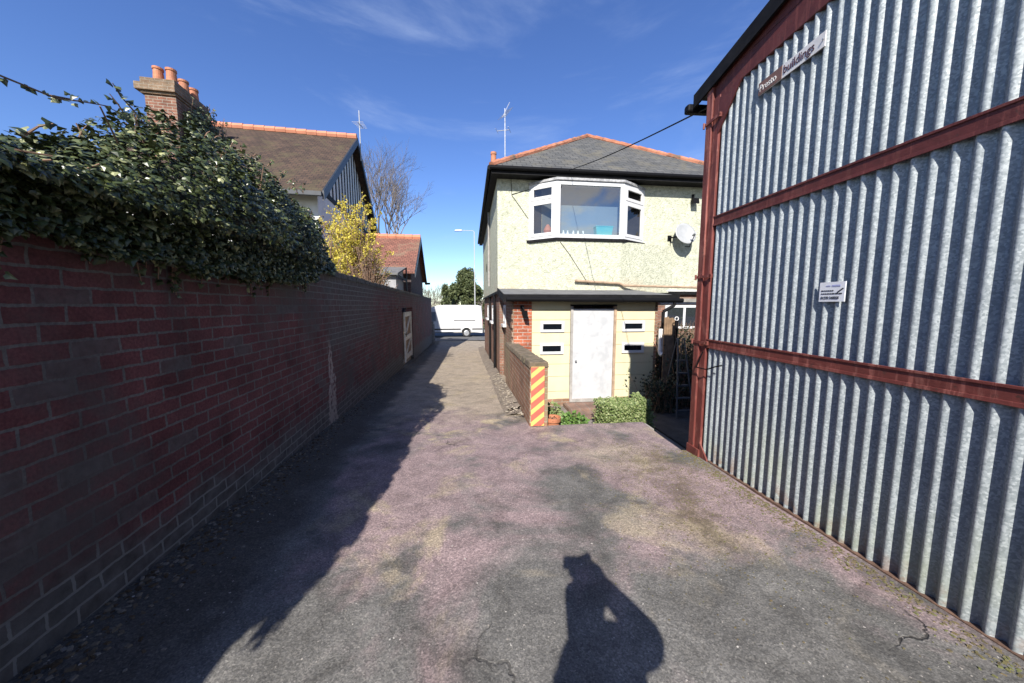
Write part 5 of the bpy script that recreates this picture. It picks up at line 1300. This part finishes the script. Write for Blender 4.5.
def far_wood():
    rnd = random.Random(71); mb = MB()
    for i in range(14000):
        X = rnd.uniform(-95, 70); Y = 85 + rnd.random()*18; hh = 8.6 + 2.2*noise.noise(Vector((X*.09, 3, 0))) + 1.2*noise.noise(Vector((X*.4, 1, 0))); z0 = -1.4
        p = Vector((X, Y, z0 + hh*rnd.random()**.8*.75)); d = (Vector((rnd.gauss(0, .35), 0, 1))).normalized()*rnd.uniform(.8, 2.2)
        mb.cone(p, p+d, rnd.uniform(.03, .07), .012, 3, caps=False)
    tag(mesh_obj('far_wood', mb, M['far_twig']), 'brownish leafless wood along the skyline beyond the street', 'wood', kind='stuff')
M['far_twig'] = plain('far_twigs', (.18, .165, .12), .95, var=.4, scale=.3)
far_wood()
fh = MB()
rnd = random.Random(77)
for i in range(9000):
    X = rnd.uniform(-22, 22); p = Vector((X, 40+rnd.uniform(-.6, .6), -1.2 + 2.6*rnd.random()*(.85+.3*noise.noise(Vector((X*.5, 0, 0)))))); simple_leaf(fh, p, rvec(rnd)+Vector((0, -.5, .4)), rvec(rnd), rnd.uniform(.12, .25))
hg = T('far_hedge', 'olive brown hedge on the far side of the street', 'hedge', 'n', (0, 40, -1.2))
M['olive_leaf'] = leafmat('olive_leaf', [(.07, .075, .03), (.11, .105, .05), (.15, .13, .075)], .7, .2)
hg.part('foliage', fh, M['olive_leaf'])
mb = MB()
for i in range(120):
    X = -21.5+i*.36; mb.cone((X, 40, -1.3), (X+rnd.uniform(-.2, .2), 40, .6), .03, .015, 5)
hg.part('stems', mb, M['bark'])

# ------------------------------------------------------------------ LAMP POST
lx = P_at(474.5, 36)
lp = T('street_lamp', 'tall pale street lamp column behind the white van', 'street lamp', 'n', (lx, 36, -1.15))
lp.part('column', MB().cone((lx, 36, -1.15), (lx, 36, .3), .09, .09, 12).cone((lx, 36, .3), (lx, 36, 8.9), .058, .04, 12), M['lamp_grey'])
lp.part('arm', MB().tube([(lx, 36, 8.9), (lx-.15, 36, 9.02), (lx-1.3, 36, 9.06)], .026, 8), M['lamp_grey'])
lp.part('lamp_head', MB().hexa([(lx-2.0, 35.85, 8.98), (lx-1.25, 35.87, 8.98), (lx-1.25, 36.13, 8.98), (lx-2.0, 36.15, 8.98)], [(lx-1.9, 35.9, 9.12), (lx-1.25, 35.92, 9.14), (lx-1.25, 36.08, 9.14), (lx-1.9, 36.1, 9.12)]), M['lamp_grey'], bevel=.02)

# ------------------------------------------------------------------ VAN
VT = 28.3; VX = -3.77; VG = gz(28.3)+.035        # nose at VX, tail toward +o; near side at t = VT
va = T('parked_van', 'white panel van parked across the end of the lane, nose to the left', 'van', 'w', (VX+3, VT+1, VG))
L = 5.95; Hh = 2.62; W = 2.0
def vp_(x, z): return (VX+x, z+VG)
prof = [(.05, .45), (.02, .75), (.10, 1.0), (.55, 1.18), (.95, 1.30), (1.55, 2.10), (1.85, 2.42), (2.25, 2.56), (2.9, Hh), (5.5, Hh-.01), (5.86, Hh-.08), (5.93, 1.5), (5.95, .45)]
# wheel arches cut into the lower edge
def arch(cx): return [(cx+.40*math.cos(a), .42+.36*math.sin(a)) for a in [R(5+17*i) for i in range(11)]]
low = [(5.95, .34)] + [(x, max(.34, z)) for x, z in arch(4.62)] + [(x, max(.34, z)) for x, z in arch(.98)] + [(.05, .34)]
pr = prof + low
mb = MB()
n = len(pr); insets = [(0, .10, .03), (.06, .02, 0), (W-.06, .02, 0), (W, .10, .03)]
for (dy, up, _) in insets:
    for x, z in pr:
        k = 1.0 if dy in (0, W) else 0
        inw = .0
        z2 = z
        yy = VT + dy
        # tumblehome: upper body leans in
        lean = .10*max(0, (z-1.0)/1.6)
        yy = yy + lean*(1 if dy < W/2 else -1)
        if k: x = x + (.05 if x < .6 else (-.05 if x > 5.5 else 0)); z2 = z - (.05 if z > 2.3 else 0)
        mb.v.append((*((VX+x), yy), z2+VG))
for s_ in range(3):
    for i in range(n):
        j = (i+1) % n; mb.face((s_*n+i, s_*n+j, (s_+1)*n+j, (s_+1)*n+i))
mb.face(list(range(n))); mb.face(list(range(3*n, 4*n))[::-1])
va.part('body', mb, M['van_white'], smooth=False)
def wheel(cx, y, sgn):
    c = Vector((VX+cx, y, VG+.34))
    tb = MB(); tb.cone(c, c+Vector((0, .20*sgn, 0)), .34, .34, 24)
    wo_ = va.part('wheel', tb, M['rubber'], bevel=.03)
    rm = MB(); rm.cone(c-Vector((0, .012*sgn, 0)), c-Vector((0, .002*sgn, 0)), .19, .22, 20); rm.cone(c-Vector((0, .04*sgn, 0)), c-Vector((0, .013*sgn, 0)), .06, .08, 12)
    va.part('hub_cap', rm, M['steel'], wo_)
for cx in (.98, 4.62):
    wheel(cx, VT+.03, 1); wheel(cx, VT+W-.03, -1)
fy = lambda z: VT + .10*max(0, (z-1.0)/1.6)
mb = MB(); mb.box(VX+1.45, VX+4.16, VT-.018, VT-.002, VG+.62, VG+.72); mb.box(VX+5.08, VX+5.9, VT-.018, VT-.002, VG+.62, VG+.72); mb.box(VX+.1, VX+.52, VT-.016, VT-.002, VG+.45, VG+.72); va.part('rubbing_strip', mb, M['rubber'])
mb = MB(); mb.box(VX+3.62, VX+5.35, fy(1.38)-.012, fy(1.38)+.01, VG+1.36, VG+1.40); va.part('door_track', mb, M['rubber'])
mb = MB()
for sx in (2.30, 3.60): mb.hexa([(VX+sx, VT-.004, VG+.5), (VX+sx+.012, VT-.004, VG+.5), (VX+sx+.012, VT+.02, VG+.5), (VX+sx, VT+.02, VG+.5)], [(VX+sx, fy(2.4)-.004, VG+2.4), (VX+sx+.012, fy(2.4)-.004, VG+2.4), (VX+sx+.012, fy(2.4)+.02, VG+2.4), (VX+sx, fy(2.4)+.02, VG+2.4)])
va.part('door_seams', mb, M['grey_shed'])
mb = MB(); mb.hexa([(VX+1.1, fy(1.4)-.004, VG+1.32), (VX+2.2, fy(1.4)-.004, VG+1.32), (VX+2.2, fy(1.4)+.03, VG+1.32), (VX+1.1, fy(1.4)+.03, VG+1.32)], [(VX+1.62, fy(2.1)-.004, VG+2.08), (VX+2.2, fy(2.1)-.004, VG+2.08), (VX+2.2, fy(2.1)+.03, VG+2.08), (VX+1.62, fy(2.1)+.03, VG+2.08)]); va.part('cab_window', mb, M['glass_dark'])
mb = MB(); mb.quad((VX+.97, VT+.14, VG+1.345), (VX+.97, VT+W-.14, VG+1.345), (VX+1.55, VT+W-.2, VG+2.13), (VX+1.55, VT+.2, VG+2.13)); va.part('windscreen', mb, M['black_plastic'])
for y_ in (VT+.08, VT+W-.38): va.part('headlight', MB().box(VX+.06, VX+.2, y_, y_+.3, VG+.82, VG+1.02), M['steel'])
for y_ in (VT+.1, VT+W-.25): va.part('tail_light', MB().box(VX+5.91, VX+5.96, y_, y_+.15, VG+.9, VG+1.5), M['red_sign'])
for y_, sg_ in ((VT, -1), (VT+W, 1)): va.part('mirror', MB().box(VX+1.32, VX+1.45, y_+.02*sg_, y_+.24*sg_, VG+1.45, VG+1.8), M['rubber'])
mb = MB(); mb.box(VX+.0, VX+.3, VT+.1, VT+W-.1, VG+.3, VG+.6); mb.box(VX+5.9, VX+6.05, VT+.1, VT+W-.1, VG+.35, VG+.55); va.part('bumper', mb, M['rubber'])

# ------------------------------------------------------------------ PHOTOGRAPHER (stands behind the camera, throws the shadow on the lane)
pe = T('person', 'person in dark clothes holding up a phone, whose shadow lies on the asphalt', 'person', 'n', (.05, -.42, gz(-.42)))
def skin(name, pts, edges, mat, parent, root=0, sub=2):
    me = bpy.data.meshes.new(name); me.from_pydata([p[0] for p in pts], edges, []); o = bpy.data.objects.new(name, me); COL.objects.link(o)
    o.parent = parent; me.materials.append(mat)
    o.modifiers.new('Skin', 'SKIN')
    bm = bmesh.new(); bm.from_mesh(me); lay = bm.verts.layers.skin.verify(); bm.verts.ensure_lookup_table()
    for v, p in zip(bm.verts, pts): v[lay].radius = p[1] if isinstance(p[1], tuple) else (p[1], p[1]); v[lay].use_root = (v.index == root)
    bm.to_mesh(me); bm.free()
    s = o.modifiers.new('Subdivision', 'SUBSURF'); s.levels = sub; s.render_levels = sub
    o.modifiers['Skin'].use_smooth_shade = True
    return o
g0 = gz(-.42)
BX, BY, BZ = pe.base
def q(x, y, z): return (x-BX, y-BY, z-BZ)
eL, eR = (.03, -.20, 1.14), (.305, -.27, 1.335)
wL, wR = (.0, -.055, 1.425), (.115, -.03, 1.425)
body = [(q(.04, -.42, 1.10), (.15, .10)), (q(.04, -.41, 1.28), (.155, .10)), (q(.04, -.40, 1.39), (.15, .09)), (q(.035, -.39, 1.49), .055), (q(.035, -.37, 1.53), .055),
        (q(-.08, -.40, 1.33), .07), (q(*eL), .06), (q(*wL), .048), (q(.19, -.40, 1.42), .07), (q(*eR), .07), (q(*wR), .045),
        (q(-.06, -.42, 1.02), .09), (q(-.07, -.40, .62), .06), (q(-.07, -.43, .24), .045), (q(.14, -.42, 1.02), .09), (q(.15, -.40, .62), .06), (q(.15, -.43, .24), .045),
        (q(-.075, -.33, g0+.045), .04), (q(.155, -.33, g0+.045), .04), (q(.035, -.375, 1.61), (.08, .09)), (q(.035, -.37, 1.68), (.07, .085))]
ed = [(0, 1), (1, 2), (2, 3), (3, 4), (2, 5), (5, 6), (6, 7), (2, 8), (8, 9), (9, 10), (0, 11), (11, 12), (12, 13), (0, 14), (14, 15), (15, 16), (13, 17), (16, 18), (4, 19), (19, 20)]
skin('body', body, ed, M['jacket'], pe.root)
# head with face, hair
hb_ = MB(); hc = Vector((.035, -.365, 1.635))
def ell(mb, c, rx, ry, rz_, k=16, m=10, cut=None):
    n0 = len(mb.v)
    for j in range(m+1):
        a = math.pi*j/m
        for i in range(k):
            b = 2*math.pi*i/k; mb.v.append((c[0]+rx*math.sin(a)*math.cos(b), c[1]+ry*math.sin(a)*math.sin(b), c[2]+rz_*math.cos(a)))
    for j in range(m):
        for i in range(k): mb.face((n0+j*k+i, n0+(j+1)*k+i, n0+(j+1)*k+(i+1) % k, n0+j*k+(i+1) % k))
ell(hb_, hc, .080, .100, .118); ell(hb_, hc+Vector((0, .10, -.01)), .014, .022, .026, 8, 6); ell(hb_, hc+Vector((0, .082, -.062)), .026, .012, .009, 8, 6)
for s_ in (-1, 1): ell(hb_, hc+Vector((.083*s_, 0, 0)), .012, .024, .034, 8, 6)
pe.part('face', hb_, M['skin'], smooth=True)
hb_ = MB(); ell(hb_, hc+Vector((0, -.018, .022)), .088, .100, .112); pe.part('hair', hb_, M['hair'], smooth=True)
hb_ = MB()
for s_ in (-1, 1): ell(hb_, hc+Vector((.030*s_, .088, .012)), .012, .010, .007, 8, 6)
pe.part('eyes', hb_, M['black_plastic'], smooth=True)
def hand(w, side):
    # palm and fingers wrap the edge of the phone; side -1 left, +1 right
    pts = [(q(*w), .026), (q(w[0]-.012*side, w[1]+.025, w[2]+.03), (.034, .018)), (q(w[0]-.018*side, w[1]+.035, w[2]+.065), (.034, .016))]; ed = [(0, 1), (1, 2)]
    for i in range(4):
        b = len(pts); zf = w[2]+.045+.020*i; L_ = (.9, 1.0, .95, .75)[i]
        base = (w[0]-.02*side, w[1]+.03, zf)
        tip = (w[0]-(.055+.01*L_)*side, -.030, zf+.006)
        midp = (w[0]-.028*side*L_, w[1]+.012-.0, zf+.004)
        pts += [(q(*base), .0095), (q(*midp), .0088), (q(*tip), .0075)]; ed += [(1 if i < 2 else 2, b), (b, b+1), (b+1, b+2)]
    b = len(pts); pts += [(q(w[0]-.03*side, w[1]+.012, w[2]+.02), .011), (q(w[0]-.055*side, -.032, w[2]+.045), .009)]; ed += [(1, b), (b, b+1)]
    skin('hand', pts, ed, M['skin'], pe.root, 0, 1)
hand(wL, -1); hand(wR, 1)
for x in (-.075, .155):
    pe.part('shoe', MB().hexa([(x-.045, -.50, g0-.002), (x+.045, -.50, g0-.002), (x+.05, -.22, g0-.002), (x-.05, -.22, g0-.002)], [(x-.035, -.49, g0+.09), (x+.035, -.49, g0+.09), (x+.035, -.25, g0+.05), (x-.035, -.25, g0+.05)]), M['black_plastic'], bevel=.015)
ph = T('phone', 'black phone held up in both hands to take the picture', 'phone', 'n', (.03, -.022, 1.42))
ph.part('case', MB().box(-.045, .11, -.030, -.018, 1.455, 1.53), M['black_plastic'], bevel=.004)
ph.part('screen', MB().box(-.042, .107, -.0325, -.0305, 1.458, 1.527), M['glass_dark'])
